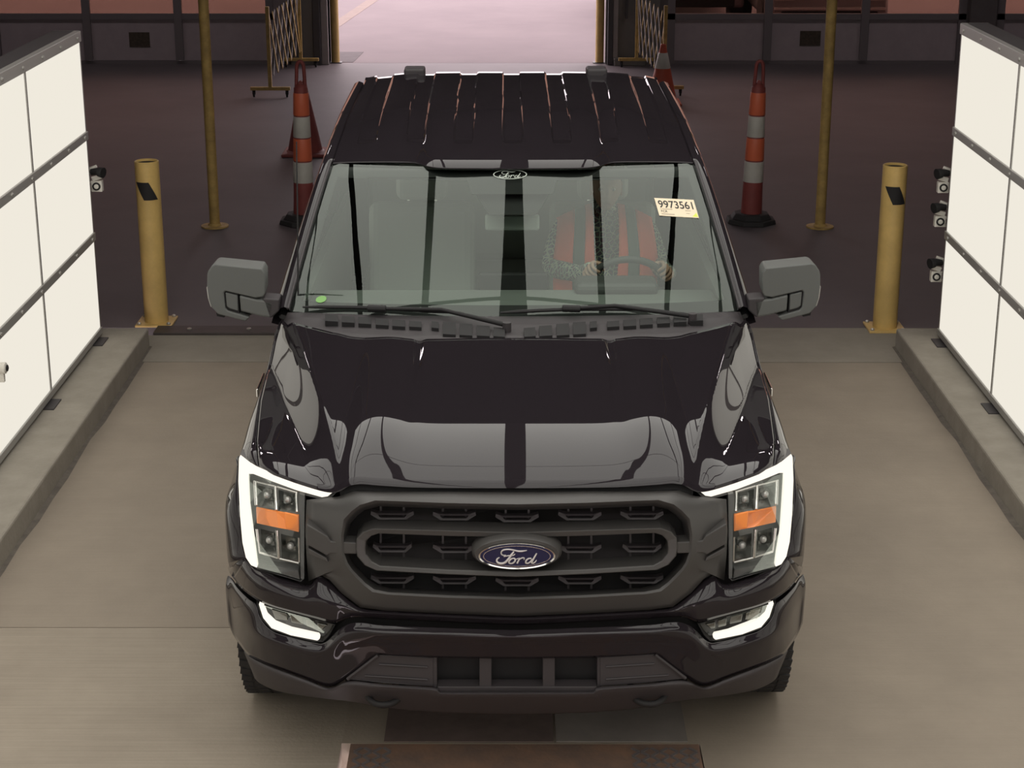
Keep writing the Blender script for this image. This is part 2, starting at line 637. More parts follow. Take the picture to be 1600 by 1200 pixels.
d1 = garage_door('door_1', DL0, DL1, 3)
d2 = garage_door('door_2', DR0, DR1, 3)
d3 = garage_door('door_3', -11.2, -7.35, 3)
d4 = garage_door('door_4', 6.5, 10.4, 3)
BROWNST = mat('faded_brown_sticker', (0.075, 0.055, 0.040), 0.7, var=0.3, vscale=30)
for (px, py, dr) in ((218, 62, d1), (1266, 60, d2)):
    q = U(px, py, y=WY + 0.03)
    MB().box(q.x - 0.14, q.x + 0.14, WY + 0.024, WY + 0.03, q.z - 0.10, q.z + 0.10).build('faded_sticker', BROWNST, dr, label='faded brown sticker')

# pit cover plates in front of the truck
cov = empty('cover_plate', (0.02, 0.1, 0), 'rusty brown diamond tread steel plate in the floor in front of the bumper', 'plate')
b = MB().box(-0.645, 0.675, -2.4, 0.392 - 0.1, -0.05, 0.001)
o = b.build('plate', RUST, cov)
tr = MB()
for ix in range(-18, 19):
    for iy in range(-24, 9):
        x = ix * 0.036
        if -0.50 < x < 0.42 and iy < 99:
            continue
        y = iy * 0.032 - 0.01
        if not (-0.635 < x < 0.655 and y < 0.275):
            continue
        s = 1 if (ix + iy) % 2 else -1
        tr.obox((x, y, 0.001), (0.013, 0.013 * s, 0), (-0.004 * s, 0.004, 0), (0, 0, 0.004))
t_ = tr.build('raised_tread', TREADM, cov, kind='stuff', fix=False)
t_['label'] = 'raised diamond tread bars'
tag(MB().box(-0.50, 0.145, 0.41, 1.6, -0.02, 0.003).build('pit_cover', PITD), 'dark stained brown floor cover just behind the tread plate, half under the bumper', 'plate')
tag(MB().box(0.155, 0.655, 0.41, 1.6, -0.02, 0.004).build('floor_patch', PITC), 'grey patched concrete square beside the dark stained cover under the bumper', 'floor patch')


# ================================================================== LIGHT WALLS
def light_wall(label, xi, sgn, z0, z1, yend, seam, pitch):
    root = empty('light_wall', (xi, yend, 0.13), label, 'light panel')
    inv = Vector((-xi, -yend, -0.13))
    o1, o2 = xi, xi + sgn * 0.16
    a, b_ = min(o1, o2), max(o1, o2)

    def add(mb, nm, m, **k):
        mb.v = [p + inv for p in mb.v]
        return mb.build(nm, m, root, **k)
    y0 = -9.5
    add(MB().box(min(xi + sgn * 0.03, o2), max(xi + sgn * 0.03, o2), y0, yend, z0, z1), 'housing', ALUD)
    rows = [z0 + 0.025, z0 + (z1 - z0) / 3, z0 + 2 * (z1 - z0) / 3, z1 - 0.02]
    ys = [yend - 0.012, seam]
    while ys[-1] - pitch > y0:
        ys.append(ys[-1] - pitch)
    ys.append(y0)
    h = 0.026
    for r_ in range(3):
        for i in range(len(ys) - 1):
            ya, yb = ys[i + 1] + 0.012, ys[i] - (0.012 if i else 0.0)
            lo = rows[r_] + (h if r_ else 0.02)
            hi = rows[r_ + 1] - (h if r_ < 2 else 0.045)
            add(MB().box(min(xi, xi + sgn * 0.03), max(xi, xi + sgn * 0.03), ya, yb, lo, hi), 'diffuser_panel', LWALL)
    xr = xi - sgn * 0.012
    for r_, zz in enumerate(rows):
        hh = h if r_ in (1, 2) else 0.02
        zc = zz if r_ < 3 else zz - 0.025
        ra = add(MB().box(min(xr, xi + sgn * 0.03), max(xr, xi + sgn * 0.03), y0, yend, zc - hh, zc + (hh if r_ < 3 else 0.045)), 'rail', ALU, bevel=0.003)
        if r_ in (1, 2, 3):
            for k in range(10):
                yy = yend - 0.10 - k * 0.42
                bo = MB().lathe([(0.011, 0), (0.011, -0.006), (0.006, -0.009)], (xr + (0 if sgn > 0 else 0), yy, zc + (0.01 if r_ == 3 else 0)), 8, 'x')
                if sgn < 0:
                    bo.v = [Vector((2 * xr - p.x, p.y, p.z)) for p in bo.v]
                add(bo, 'bolt', BOLT)
    for yy in ys[1:-1]:
        add(MB().box(min(xi - sgn * 0.006, xi + sgn * 0.03), max(xi - sgn * 0.006, xi + sgn * 0.03), yy - 0.012, yy + 0.012, z0 + 0.02, z1 - 0.05), 'seam_strip', ALU)
    add(MB().box(min(xi, o2), max(xi, o2), yend - 0.012, yend + 0.01, z0, z1), 'end_plate', ALU)
    for yy in (yend - 0.15, seam - 0.1, seam - 1.4):
        add(MB().box(min(xi, xi - sgn * 0.06), max(xi, xi - sgn * 0.06), yy - 0.09, yy + 0.09, 0.129, 0.137).box(min(xi, xi + sgn * 0.1), max(xi, xi + sgn * 0.1), yy - 0.06, yy + 0.06, 0.129, z0 + 0.01), 'foot', ALUD)
    return root


light_wall('tall glowing white light panel wall on the left curb', -2.67, -1, 0.145, 2.07, 5.42, 4.12, 1.31)
light_wall('tall glowing white light panel wall on the right curb', 2.715, 1, 0.145, 2.12, 5.40, 4.06, 1.31)

# overhead bank (out of frame; seen only as reflections in the truck)
CZ, CY0, CY1 = 3.85, -9.9, 4.75
bank = empty('overhead_light_bank', (0, 0, CZ), 'overhead bank of white light panels with dark seams, reflected in the windshield and hood', 'light')
MB().box(-2.75, 2.75, CY0, CY1, 0.06, 0.14).build('housing', ALUD, bank)
xs = [-2.64, -1.98, -1.32, -0.66, 0, 0.66, 1.32, 1.98, 2.64]
ysn = [CY1, 2.12, 0.95] + [0.95 - 1.31 * k for k in range(1, 9)]
for i in range(8):
    for j in range(len(ysn) - 1):
        g0 = 0.075 if i == 4 else 0.028
        g1 = 0.075 if i == 3 else 0.028
        MB().box(xs[i] + g0, xs[i + 1] - g1, ysn[j + 1] + 0.024, ysn[j] - 0.024, 0.0, 0.05).build('diffuser_panel', LCEIL, bank)
for x in xs:
    wd = 0.075 if x == 0 else 0.028
    MB().box(x - wd, x + wd, CY0, CY1, -0.02 if x == 0 else -0.005, 0.06).build('beam', ALUD, bank)
for x in (-2.6, 2.6):
    for y in (CY0 + 0.3, 0.5, CY1 - 0.3):
        MB().tube([(x, y, 0.14), (x, y, 6.8 - CZ + 0.01)], 0.03, 8).build('hanger', ALUD, bank)


# ================================================================== STREET FURNITURE
def bollard(label, px, py, ztop, group):
    p = U(px, py, z=0.0)
    root = empty('bollard', p, label, 'bollard', group)
    n = 28
    rr = 0.081
    MB().lathe([(rr, 0.012), (rr, ztop), (rr - 0.006, ztop + 0.004), (rr - 0.012, ztop), (rr - 0.012, ztop - 0.5)], n=n).build('post', YELLOW, root, smooth=40)
    MB().lathe([(rr - 0.0125, ztop - 0.02), (rr - 0.0125, ztop - 0.012)], n=n).build('top_shade_disc', BLACK, root)  # black disc standing in for the shade inside the open top
    # black slanted tape patch
    v, f = [], []
    z1, z2, z3, z4 = ztop - 0.13, ztop - 0.14, ztop - 0.25, ztop - 0.25
    k = 10
    for i in range(k + 1):
        for j in range(k + 1):
            a = math.pi * 1.5 + lerp(-0.95, 0.25, i / k) + 0.75 * j / k
            v.append((math.cos(a) * (rr + 0.002), math.sin(a) * (rr + 0.002), lerp(z1, z3, j / k)))
    for i in range(k):
        for j in range(k):
            f.append((i * (k + 1) + j, (i + 1) * (k + 1) + j, (i + 1) * (k + 1) + j + 1, i * (k + 1) + j + 1))
    mk('tape_patch', v, f, BLACK, root, label='black slanted patch', solid=0.001)
    MB().box(-0.125, 0.125, -0.125, 0.125, 0, 0.014).build('base_plate', YELLOW, root, bevel=0.003)
    for sx in (-1, 1):
        for sy in (-1, 1):
            MB().lathe([(0.014, 0.014), (0.014, 0.024), (0.008, 0.03)], (sx * 0.1, sy * 0.1, 0), 8).build('bolt', BOLT, root)
    return root


bollard('thick yellow bollard beside the left light wall', 245, 504, 1.12, 'yellow bollards')
bollard('thick yellow bollard beside the right light wall', 1382, 513, 1.12, 'yellow bollards')


def pole(label, px, py):
    p = U(px, py, z=0)
    root = empty('yellow_pole', p, label, 'pole', 'thin yellow poles')
    MB().tube([(0, 0, 0.01), (0, 0, 6.8)], 0.043, 16).build('post', YELLOWD, root, smooth=40)
    MB().lathe([(0.115, 0), (0.115, 0.012), (0.06, 0.014), (0.05, 0.03)], n=20).build('base_flange', YELLOWD, root)


pole('slim yellow pole on the dark floor behind the left bollard', 336, 354)
pole('slim yellow pole on the dark floor behind the right bollard', 1281, 355)
# yellow corner posts at the doorway
for label, x in (('yellow guard post at the left edge of the open doorway', OPL + 0.07), ('yellow guard post at the right edge of the open doorway', OPR - 0.075)):
    root = empty('guard_post', (x, WY + 0.16, 0), label, 'post', 'doorway guard posts')
    MB().tube([(0, 0, 0.0), (0, 0, 2.2)], 0.058, 16).build('post', YELLOW, root, smooth=40)
    MB().lathe([(0.058, 2.2), (0.04, 2.235), (0.005, 2.245)], n=16).build('dome_cap', YELLOW, root, smooth=40)
    MB().box(-0.09, 0.09, -0.08, 0.08, 0, 0.01).build('base_plate', JAMBD, root)


def channelizer(label, x, y, tilt=0.0):
    root = empty('channelizer_cone', (x, y, 0), label, 'traffic cone', 'tall striped channelizer cones')
    root.rotation_euler = (0, tilt, 0)
    root.scale = (1.08, 1.08, 1.12)
    r0, r1 = 0.084, 0.054

    def rad(z):
        return lerp(r0, r1, (z - 0.06) / (1.02 - 0.06))
    MB().lathe([(rad(0.06), 0.06), (rad(1.02), 1.02), (0.03, 1.05)], n=24).build('body', REDPL, root, smooth=40)
    for m, za, zb, nm in ((ORANGEREF, 0.82, 0.985, 'reflective_band'), (WHITEREF, 0.655, 0.81, 'reflective_band'),
                          (ORANGEREF, 0.48, 0.645, 'reflective_band'), (WHITEREF, 0.315, 0.47, 'reflective_band')):
        MB().lathe([(rad(za) + 0.002, za), (rad(za) + 0.004, za + 0.005), (rad(zb) + 0.004, zb - 0.005), (rad(zb) + 0.002, zb)], n=24).build(
            nm, m, root, smooth=40, label='orange band' if m == ORANGEREF else 'white band')
    # loop handle
    hp = [Vector((0.027 * math.cos(a), 0, 1.17 + 0.045 * math.sin(a))) for a in [math.pi * i / 8 for i in range(9)]]
    hp = [Vector((0.034, 0, 1.02))] + hp + [Vector((-0.034, 0, 1.02))]
    MB().tube(hp, 0.014, 8).build('handle', REDPL, root, smooth=50)
    MB().lathe([(0.016, -0.012), (0.016, 0.012)], (0, 0, 1.06), 10, 'y').build('knob', REDPL, root)
    pr = []
    for i in range(8):
        a = math.pi / 8 + i * math.pi / 4
        pr.append((math.cos(a), math.sin(a)))
    MB().prism([Vector((c * 0.205, s * 0.205, 0)) for c, s in pr], [Vector((c * 0.195, s * 0.195, 0.035)) for c, s in pr]).prism(
        [Vector((c * 0.17, s * 0.17, 0.035)) for c, s in pr], [Vector((c * 0.14, s * 0.14, 0.075)) for c, s in pr]).build('rubber_base', RUBBER, root, bevel=0.006, label='black rubber base')


q = U(1173, 347, z=0.0)
channelizer('tall orange and white striped channelizer cone standing right of the truck cab', q.x, q.y, R(0.9))
q = U(471, 350, z=0.0)
channelizer('tall orange and white channelizer cone half hidden by the left of the truck cab', q.x + 0.02, q.y + 0.05, R(0.5))


def cone(label, x, y, h, bands, m):
    root = empty('traffic_cone', (x, y, 0), label, 'traffic cone')
    r0, r1 = 0.175, 0.03

    def rad(z):
        return lerp(r0, r1, (z - 0.03) / (h - 0.03))
    MB().lathe([(r0 + 0.02, 0.03), (r0, 0.045), (r1, h - 0.005), (r1 - 0.008, h), (r1 - 0.012, h - 0.05)], n=24).build('body', m, root, smooth=40)
    for za, zb in bands:
        MB().lathe([(rad(za) + 0.001, za), (rad(za) + 0.003, za + 0.004), (rad(zb) + 0.003, zb - 0.004), (rad(zb) + 0.001, zb)], n=24).build('reflective_band', WHITEREF, root, smooth=40, label='white band')
    MB().box(-0.22, 0.22, -0.22, 0.22, 0, 0.032).build('base', RUBBER if bands is None else m, root, bevel=0.012)


q = U(471, 243, z=0)
cone('dark red traffic cone standing behind the half hidden channelizer cone', q.x + 0.03, q.y + 0.1, 0.74, (), REDPL)
q = U(1034, 162, z=0)
cone('orange traffic cone with a white collar behind the right rear of the truck roof', q.x, q.y, 0.70, ((0.42, 0.60),), ORANGE)


def barricade(label, xf, yf, xb, yb, n=7, h=1.08):
    root = empty('folding_barricade', (xf, yf, 0), label, 'barricade', 'folding gate barricades by the doorway')
    WOOD = YELLOWD
    dx, dy = xb - xf, yb - yf
    for (ox, oy) in ((0, 0), (dx, dy)):
        MB().box(ox - 0.022, ox + 0.022, oy - 0.022, oy + 0.022, 0.10, h).build('post', WOOD, root, bevel=0.003)
        bar = MB().box(ox - 0.24, ox + 0.24, oy - 0.025, oy + 0.025, 0.085, 0.125).build('base_bar', WOOD, root, bevel=0.003)
        for s_ in (-1, 1):
            c = MB().lathe([(0.012, -0.012), (0.03, -0.011), (0.033, 0), (0.03, 0.011), (0.012, 0.012)], (ox + s_ * 0.2, oy, 0.034), 14, 'x')
            c.box(ox + s_ * 0.2 - 0.018, ox + s_ * 0.2 + 0.018, oy - 0.01, oy + 0.01, 0.034, 0.088)
            c.build('caster', BLACK, root, smooth=40)
    for k in range(n):
        t0, t1 = (k + 0.2) / n, (k + 1.6) / n
        for s_, off in ((0, -0.008), (1, 0.008)):
            za, zb = (0.22, 0.98) if s_ == 0 else (0.98, 0.22)
            tt0, tt1 = max(t0 - 0.3 / n, 0.02), min(t1, 0.98)
            a = Vector((dx * tt0 + off, dy * tt0, za))
            c = Vector((dx * tt1 + off, dy * tt1, zb))
            dd = (c - a)
            L = dd.length
            dd.normalize()
            sd = Vector((1, 0, 0))
            MB().obox((a + c) / 2, dd * L / 2, sd * 0.005, dd.cross(sd).normalized() * 0.018).build('slat', JAMBL if s_ == 0 else WOOD, root)


f1, b1 = U(423, 152, z=0), U(474, 101, z=0)
barricade('folding yellow gate barricade on casters left of the open doorway', f1.x, f1.y, b1.x, WY - 0.30)
f1, b1 = U(1037, 150, z=0), U(991, 98, z=0)
barricade('folding yellow gate barricade on casters right of the open doorway', f1.x, f1.y, b1.x, WY - 0.28)
tag(MB().box(0, 0.42, -0.06, 0.06, 0, 0.10).build('kick_block', PILLAR, bevel=0.01), 'low grey block on the floor behind the right folding barricade', 'block').location = (1.33, WY - 0.10, 0)


# unseen fill lamps added above the frame to brighten the back doors
LFILL = emis('hall_fill_emitter', (1.0, 0.90, 0.90), 28.0)
for k, (x, y) in enumerate(((-8.5, 15.6), (-4.6, 15.6), (4.6, 15.6), (8.5, 15.6))):
    root = empty('hall_fill_lamp', (x, y, 6.3), ('leftmost', 'second from left', 'second from right', 'rightmost')[k] + ' of the unseen fill lamps added under the hall roof', 'lamp', 'added fill lamps of the hall')
    MB().box(-0.65, 0.65, -0.17, 0.17, 0, 0.06).build('housing', ALUD, root, bevel=0.01)
    MB().box(-0.6, 0.6, -0.13, 0.13, -0.02, 0.0).build('tube', LFILL, root)
    MB().tube([(0, 0, 0.06), (0, 0, 0.51)], 0.015, 8).build('hanger', ALUD, root)


# small cameras on the light walls
def wall_camera(label, loc, flip, dome):
    root = empty('wall_camera', loc, label, 'camera', 'small cameras on the light walls')
    s = -1 if flip else 1    # s=1: bracket reaches to -x (left wall)
    for zz in (-0.055, -0.005):
        MB().box(min(-0.10 * s, 0.0), max(-0.10 * s, 0.0), -0.01, 0.01, zz - 0.006, zz + 0.006).build('bracket_arm', WHITEPL, root)
    MB().box(-0.035, 0.035, -0.022, 0.022, -0.062, 0.008).build('plate', WHITEPL, root, bevel=0.004)
    MB().lathe([(0.026, -0.022), (0.026, -0.027), (0.019, -0.027), (0.019, -0.024)], (0, 0, -0.027), 16, 'y').build('dial', BLACK, root)
    MB().lathe([(0.015, -0.022), (0.015, -0.030), (0.010, -0.032)], (0, 0, -0.027), 14, 'y').build('knob', WHITEPL, root)
    MB().obox((0.005 * s, 0, 0.028), (0.033, 0, 0.010 * s), (0, 0.02, 0), (-0.004 * s, 0, 0.014)).build('hinge', WHITEPL, root, bevel=0.003)
    MB().tube([(-0.03 * s, 0.0, 0.062), (0.03 * s, -0.015, 0.068)], 0.022, 14).build('body', BLACK, root, smooth=40)
    MB().tube([(0.022 * s, -0.022, 0.066), (0.052 * s, -0.034, 0.062)], [0.030, 0.034], 16).build('lens_hood', BLACK, root, smooth=40)
    MB().tube([(-0.035 * s, 0, 0.05), (-0.035 * s, 0, 0.085), (0.005 * s, 0, 0.098)], 0.010, 10).build('clamp', WHITEPL, root, smooth=40)


wall_camera('small camera on a white bracket behind the left light wall', (U(152, 291, y=5.5)) + Vector((0, 0, 0.03)), False, 0)
wall_camera('topmost of the three small cameras behind the right light wall', (U(1473, 293, y=5.5)) + Vector((0, 0, 0.03)), True, 0)
wall_camera('middle one of the three small cameras behind the right light wall', (U(1468, 346, y=5.5)) + Vector((0, 0, 0.03)), True, 0)
wall_camera('lowest of the three small cameras behind the right light wall', (U(1462, 432, y=5.5)) + Vector((0, 0, 0.03)), True, 0)
root = empty('peep_camera', U(0, 575, x=-2.66), 'small camera poking out of the left light wall at the photo edge', 'camera')
MB().lathe([(0.030, -0.05), (0.030, 0.03), (0.024, 0.034)], n=16, axis='x').build('body', WHITEPL, root, smooth=40)
MB().lathe([(0.017, 0.034), (0.017, 0.040), (0.010, 0.043)], n=14, axis='x').build('lens', BLACK, root, smooth=40)
MB().box(-0.05, 0.02, -0.012, 0.012, -0.075, -0.025).build('bracket', WHITEPL, root, bevel=0.003)


# cars parked outside, seen low through the right garage door
def car(label, x, y, m, ln=4.4):
    root = empty('parked_car', (x, y, 0), label, 'car')
    prof = [(-ln / 2, 0.35), (-ln / 2, 0.75), (-ln / 2 + 0.1, 0.9), (-ln / 2 + 1.0, 1.0), (-ln / 2 + 1.6, 1.45), (ln / 2 - 1.2, 1.45), (ln / 2 - 0.5, 1.02), (ln / 2 - 0.05, 0.95), (ln / 2, 0.7), (ln / 2, 0.35)]
    MB().prism([Vector((a, -0.85 + (0.14 if z > 1.1 else 0), z)) for a, z in prof], [Vector((a, 0.85 - (0.14 if z > 1.1 else 0), z)) for a, z in prof]).build('body', m, root, bevel=0.05, smooth=50)
    wn = [(-ln / 2 + 1.2, 1.03), (-ln / 2 + 1.68, 1.38), (ln / 2 - 1.25, 1.38), (ln / 2 - 0.75, 1.03)]
    MB().prism([Vector((a, -0.862 + (0.10 if z > 1.1 else 0.005), z)) for a, z in wn], [Vector((a, -0.80, z)) for a, z in wn]).build('side_window', BLACK, root)
    for wx in (-ln / 2 + 0.85, ln / 2 - 0.85):
        for wy in (-0.80, 0.80):
            t = MB().lathe([(0.2, -0.1), (0.32, -0.1), (0.335, -0.06), (0.335, 0.06), (0.32, 0.1), (0.2, 0.1)], (wx, wy, 0.335), 20, 'y').build('wheel', RUBBER, root, smooth=40)
            MB().lathe([(0.2, -0.09), (0.2, 0.09)], (wx, wy, 0.335), 16, 'y').build('rim', SILVER, t)
    MB().box(-ln / 2 - 0.03, -ln / 2 + 0.05, -0.70, 0.70, 0.36, 0.52).build('bumper_grille', BLACK, root, bevel=0.02)
    MB().box(-ln / 2 - 0.04, -ln / 2 + 0.05, -0.80, 0.80, 0.54, 0.58).build('bumper_trim', SILVER, root, bevel=0.01)
    for wy in (-0.66, 0.66):
        MB().box(-ln / 2 - 0.01, -ln / 2 + 0.2, wy - 0.16, wy + 0.16, 0.66, 0.80).build('car_headlight', SILVER, root, bevel=0.03)
    MB().box(-ln / 2 + 1.3, ln / 2 - 1.3, -0.88, -0.84, 0.32, 0.37).build('sill', WHITEREF, root, bevel=0.01)
    return root


q = U(1297, 20, y=20.6)
car('silver grey car parked nose-on outside behind the right garage door glass', q.x, 22.85, CARGREY).rotation_euler = (0, 0, R(90))
q = U(1078, 20, y=22.6)
car('plum grey car parked outside left of the silver grey one', q.x, 24.9, CARDARK).rotation_euler = (0, 0, R(90))


# ================================================================== PICKUP TRUCK
truck = empty('pickup_truck', TRUCK_O, 'black four-door pickup truck with lit headlights parked between the two light walls', 'truck', rot=TRUCK_R)
K = truck


def loftF(curves, name, m, parent=K, sub=6, vs=3, lin=True, solid=0.006, smooth=50, mirror=True, **k):
    """curves: list of lists of (px,py,off); left half, centre first"""
    rows = []
    for c in curves:
        pts = [F(*p) for p in c]
        rows.append(sspline(pts, sub) if pts[0].x == 0 else spline(pts, sub))
    out = []
    if lin:
        for a, b_ in zip(rows, rows[1:]):
            for t in range(vs):
                out.append([p.lerp(q_, t / vs) for p, q_ in zip(a, b_)])
        out.append(rows[-1])
    else:
        cols = [spline([r[i] for r in rows], vs) for i in range(len(rows[0]))]
        out = [[c[j] for c in cols] for j in range(len(cols[0]))]
    g = grid(out)
    if mirror:
        g.mirror()
    return g.build(name, m, parent, smooth=smooth, solid=solid, **k)


def FP(poly, o0, o1, mirror=False):
    a = [F(px, py, o0) for px, py in poly]
    b_ = [p + Vector((0, o1 - o0, 0)) for p in a]
    mb = MB().prism(a, b_)
    if mirror:
        mb.mirror()
    return mb


def both(fn, name, m, parent=K, **k):
    """one object per side"""
    r_ = []
    for s in (0, 1):
        mb = fn()
        if s:
            mb.flip()
        r_.append(mb.build(name, m, parent, **k))
    return r_


# ---- hood -----------------------------------------------------------------
HF = [(808, 757, .075), (740, 757, .075), (650, 756, .075), (590, 753, .075), (560, 751, .075), (545, 754, .07), (528, 763, .07), (508, 763, .078), (470, 752, .10), (436, 740, .13), (416, 732, .16), (404, 727, .185)]
hf = sspline([F(*p) for p in HF], 4)
HFX = [-p.x for p in hf]
HFY = [p.y for p in hf]
HFZ = [p.z for p in hf]
HR = [(808, 528, 1.330), (740, 528, 1.330), (665, 529, 1.330), (640, 531, 1.328), (600, 529, 1.328), (545, 526, 1.325), (520, 522, 1.322), (490, 515, 1.318), (462, 509, 1.312), (449, 506, 1.305), (440, 504, 1.27)]
hr = [T(px, py, z=z) for px, py, z in HR]
hr[0].x = 0
HRX = [-p.x for p in hr]
HRY = [p.y for p in hr]
HS = [T(402, 689, z=1.165), T(404, 645, z=1.195), T(407, 604, z=1.222), T(417, 554, z=1.245), T(430, 521, z=1.255)]
side_y = [hf[-1].y] + [p.y for p in HS] + [hr[-1].y]
side_x = [-hf[-1].x] + [-p.x for p in HS] + [-hr[-1].x]
YC0, YC1 = hf[-1].y, hr[-1].y


def hood_w(y):
    return interp(side_y, side_x, y)


def strip_lines(y):
    # outer and inner crease of the shoulder slope
    return 0.761 + 0.269 * (y - 0.384) / 1.136, 0.654 + 0.300 * (y - 0.39) / 1.31


def hood_z(x, t, y):
    a = abs(x)
    zf = interp(HFX, HFZ, a)
    zr = 1.330 - 0.022 * a * a
    p = 0.6 * t + 0.4 * (1 - (1 - min(t / 0.36, 1)) ** 2.2)
    z = zf + (zr - zf) * p
    xo, xi = strip_lines(y)
    s = min(max((a - xi) / max(xo - xi, .02), 0), 1)
    s = s * s * (3 - 2 * s) * 0.25 + s * 0.75
    z -= 0.15 * s * max(0.0, min(1.0, (0.187 * p - 0.037 * t) / 0.15))
    # quicker rise of the outer flats right behind the lamps
    z += 0.024 * sst(0.60, 0.74, a) * (1 - max(0.0, 1 - t / 0.13) ** 2) * (1 - 0.5 * t)
    # outboard ridges and groove beside the centre plateau
    z += 0.018 * math.exp(-((a - 0.50) / 0.10) ** 2) * sst(0.0, 0.35, t) * (1 - 0.3 * t)
    g = math.exp(-((a - 0.385) / 0.018) ** 2)
    z -= 0.011 * g * sst(0.25, 0.95, t)
    return z


NU, NV = 130, 56
rows = []
for j in range(NV + 1):
    t = j / NV
    row = []
    for i in range(NU + 1):
        u = i / NU
        # lateral position: blend front / side / rear widths
        yside = lerp(YC0, YC1, t)
        wx = interp(side_y, side_x, yside)
        x = u * wx
        yf = interp(HFX, HFY, x / wx * HFX[-1])
        yr = interp(HRX, HRY, x / wx * HRX[-1])
        y = lerp(yf, yr, t)
        z = hood_z(x / wx * lerp(HFX[-1], wx, min(t * 6, 1)), t, y)
        row.append(Vector((-x, y, z)))
    rows.append(row)
hg = grid(rows).mirror()
# front lip turned down
lipr = [rows[0], [p + Vector((0, -0.004, -0.012)) for p in rows[0]], [p + Vector((0, 0.03, -0.022)) for p in rows[0]]]
hg2 = grid(lipr).mirror()
hg.add(hg2.v, hg2.f)
hg.build('hood', PAINT, K, smooth=60, solid=0.012)
HOODEDGE = [r[-1] for r in rows]     # left edge, front to rear

# ---- fenders ---------------------------------------------------------------
WC, WR = 0.90, 0.475      # wheel centre y and arch radius


def hood_edge(y):
    ys_ = [p.y for p in HOODEDGE]
    return interp(ys_, [-p.x for p in HOODEDGE], y), interp(ys_, [p.z for p in HOODEDGE], y)


def arch_z(y):
    d_ = abs(y - WC)
    if d_ < WR:
        return max(0.41 + math.sqrt(WR * WR - d_ * d_), 0.58)
    return 0.58


def fender_mb():
    # first station follows the headlight's outer edge and the fascia corner
    H0 = [(403, 727, .19), (394, 724, .185), (384, 718, .18), (374, 711, .175), (370.5, 725, .155), (369.5, 752, .11), (371, 805, .05), (376, 857, .035), (382, 874, .035), (378, 872, .05)]
    H1 = [(365, 862, .06), (358, 880, .08), (356.5, 893, .09)]
    st0 = [F(*p) for p in H0[:-1]] + [F(*H0[-1])]
    st0 = resample(spline(st0, 4), 22)
    stations = [st0]
    ys_ = [0.46, 0.52, 0.58, 0.64, 0.70, 0.78, 0.87, 0.96, 1.05, 1.14, 1.22, 1.30, 1.36, 1.42, 1.5, 1.58, 1.64, 1.69]
    for y in ys_:
        xe, ze = hood_edge(y)
        xe += 0.006
        Wt = interp([0.3, 0.42, 0.55, 0.9, 1.15, 1.5, 1.7], [1.0, 1.055, 1.085, 1.096, 1.09, 1.05, 1.035], y)
        fl = 0.048 * (1 - sst(1.15, 1.55, y))
        Wd = Wt - fl
        Wd = max(Wd, xe + 0.02)
        zb = max(arch_z(y), 0.70 if y < 0.6 else 0)
        ex = Wd - xe
        prof = [(xe, ze - 0.002), (xe + 0.35 * ex, ze - 0.018), (xe + 0.72 * ex, ze - 0.055), (Wd - 0.006, ze - 0.11), (Wd + 0.12 * fl, max(ze - 0.165, zb + 0.08)), (Wd + 0.72 * fl, max(ze - 0.215, zb + 0.06)), (Wd + fl, max(ze - 0.28, zb + 0.035)), (Wd + fl, zb + 0.02 if zb > .6 else 0.8), (Wd + fl - 0.004, zb)]
        pts = [Vector((-a, y, z)) for a, z in prof]
        stations.append(resample(spline(pts, 4), 22))
    return grid(stations)


both(fender_mb, 'fender', PAINT, smooth=60, solid=0.01)
# arch liner (black) behind each fender


def liner_mb():
    m_ = MB()
    r0 = [Vector((-1.02, WC + (WR - 0.005) * math.cos(a), 0.41 + (WR - 0.005) * math.sin(a))) for a in [math.pi * i / 16 for i in range(17)]]
    r1 = [Vector((-0.62, p.y, p.z)) for p in r0]
    g = grid([r0, r1])
    return g


both(liner_mb, 'wheel_arch_liner', BLACK, solid=0.01)

# ---- fascia between grille / lamps and bumper --------------------------------
loftF([
    [(808, 962, .035), (700, 958, .035), (600, 953, .035), (563, 948, .035), (534, 927, .035), (514, 906, .055), (497, 896.5, .065), (483, 914, .05), (450, 906, .06), (418, 895, .06), (403, 890, .055), (392, 885, .038), (382, 874, .036)],
    [(808, 968, .012), (700, 964, .012), (600, 959, .012), (563, 956, .010), (538, 948, .005), (518, 942, .0), (497, 935, .0), (475, 935, .0), (445, 925, .0), (418, 914, .003), (401, 906, .008), (388, 900, .012), (374, 888, .02)],
    [(808, 976, .030), (700, 972, .030), (600, 967, .030), (563, 965, .025), (542, 966, .02), (522, 973, .014), (492, 966, .010), (462, 958, .010), (432, 950, .010), (408, 941, .012), (392, 931, .018), (378, 920, .028), (364, 903, .04)],
], 'front_fascia', PAINT, sub=5, vs=4, lin=False)
both(lambda: grid([[F(px, py, o) for px, py, o in ((382, 874, .033), (374, 888, .02), (364, 903, .04))],
                   [F(px, py, o) for px, py, o in ((376, 868, .06), (366, 880, .06), (358.5, 895, .08))],
                   [F(px, py, o) for px, py, o in ((372, 862, .14), (361, 874, .16), (356, 888, .2))]]),
     'fascia_corner', PAINT, smooth=60, solid=0.006)

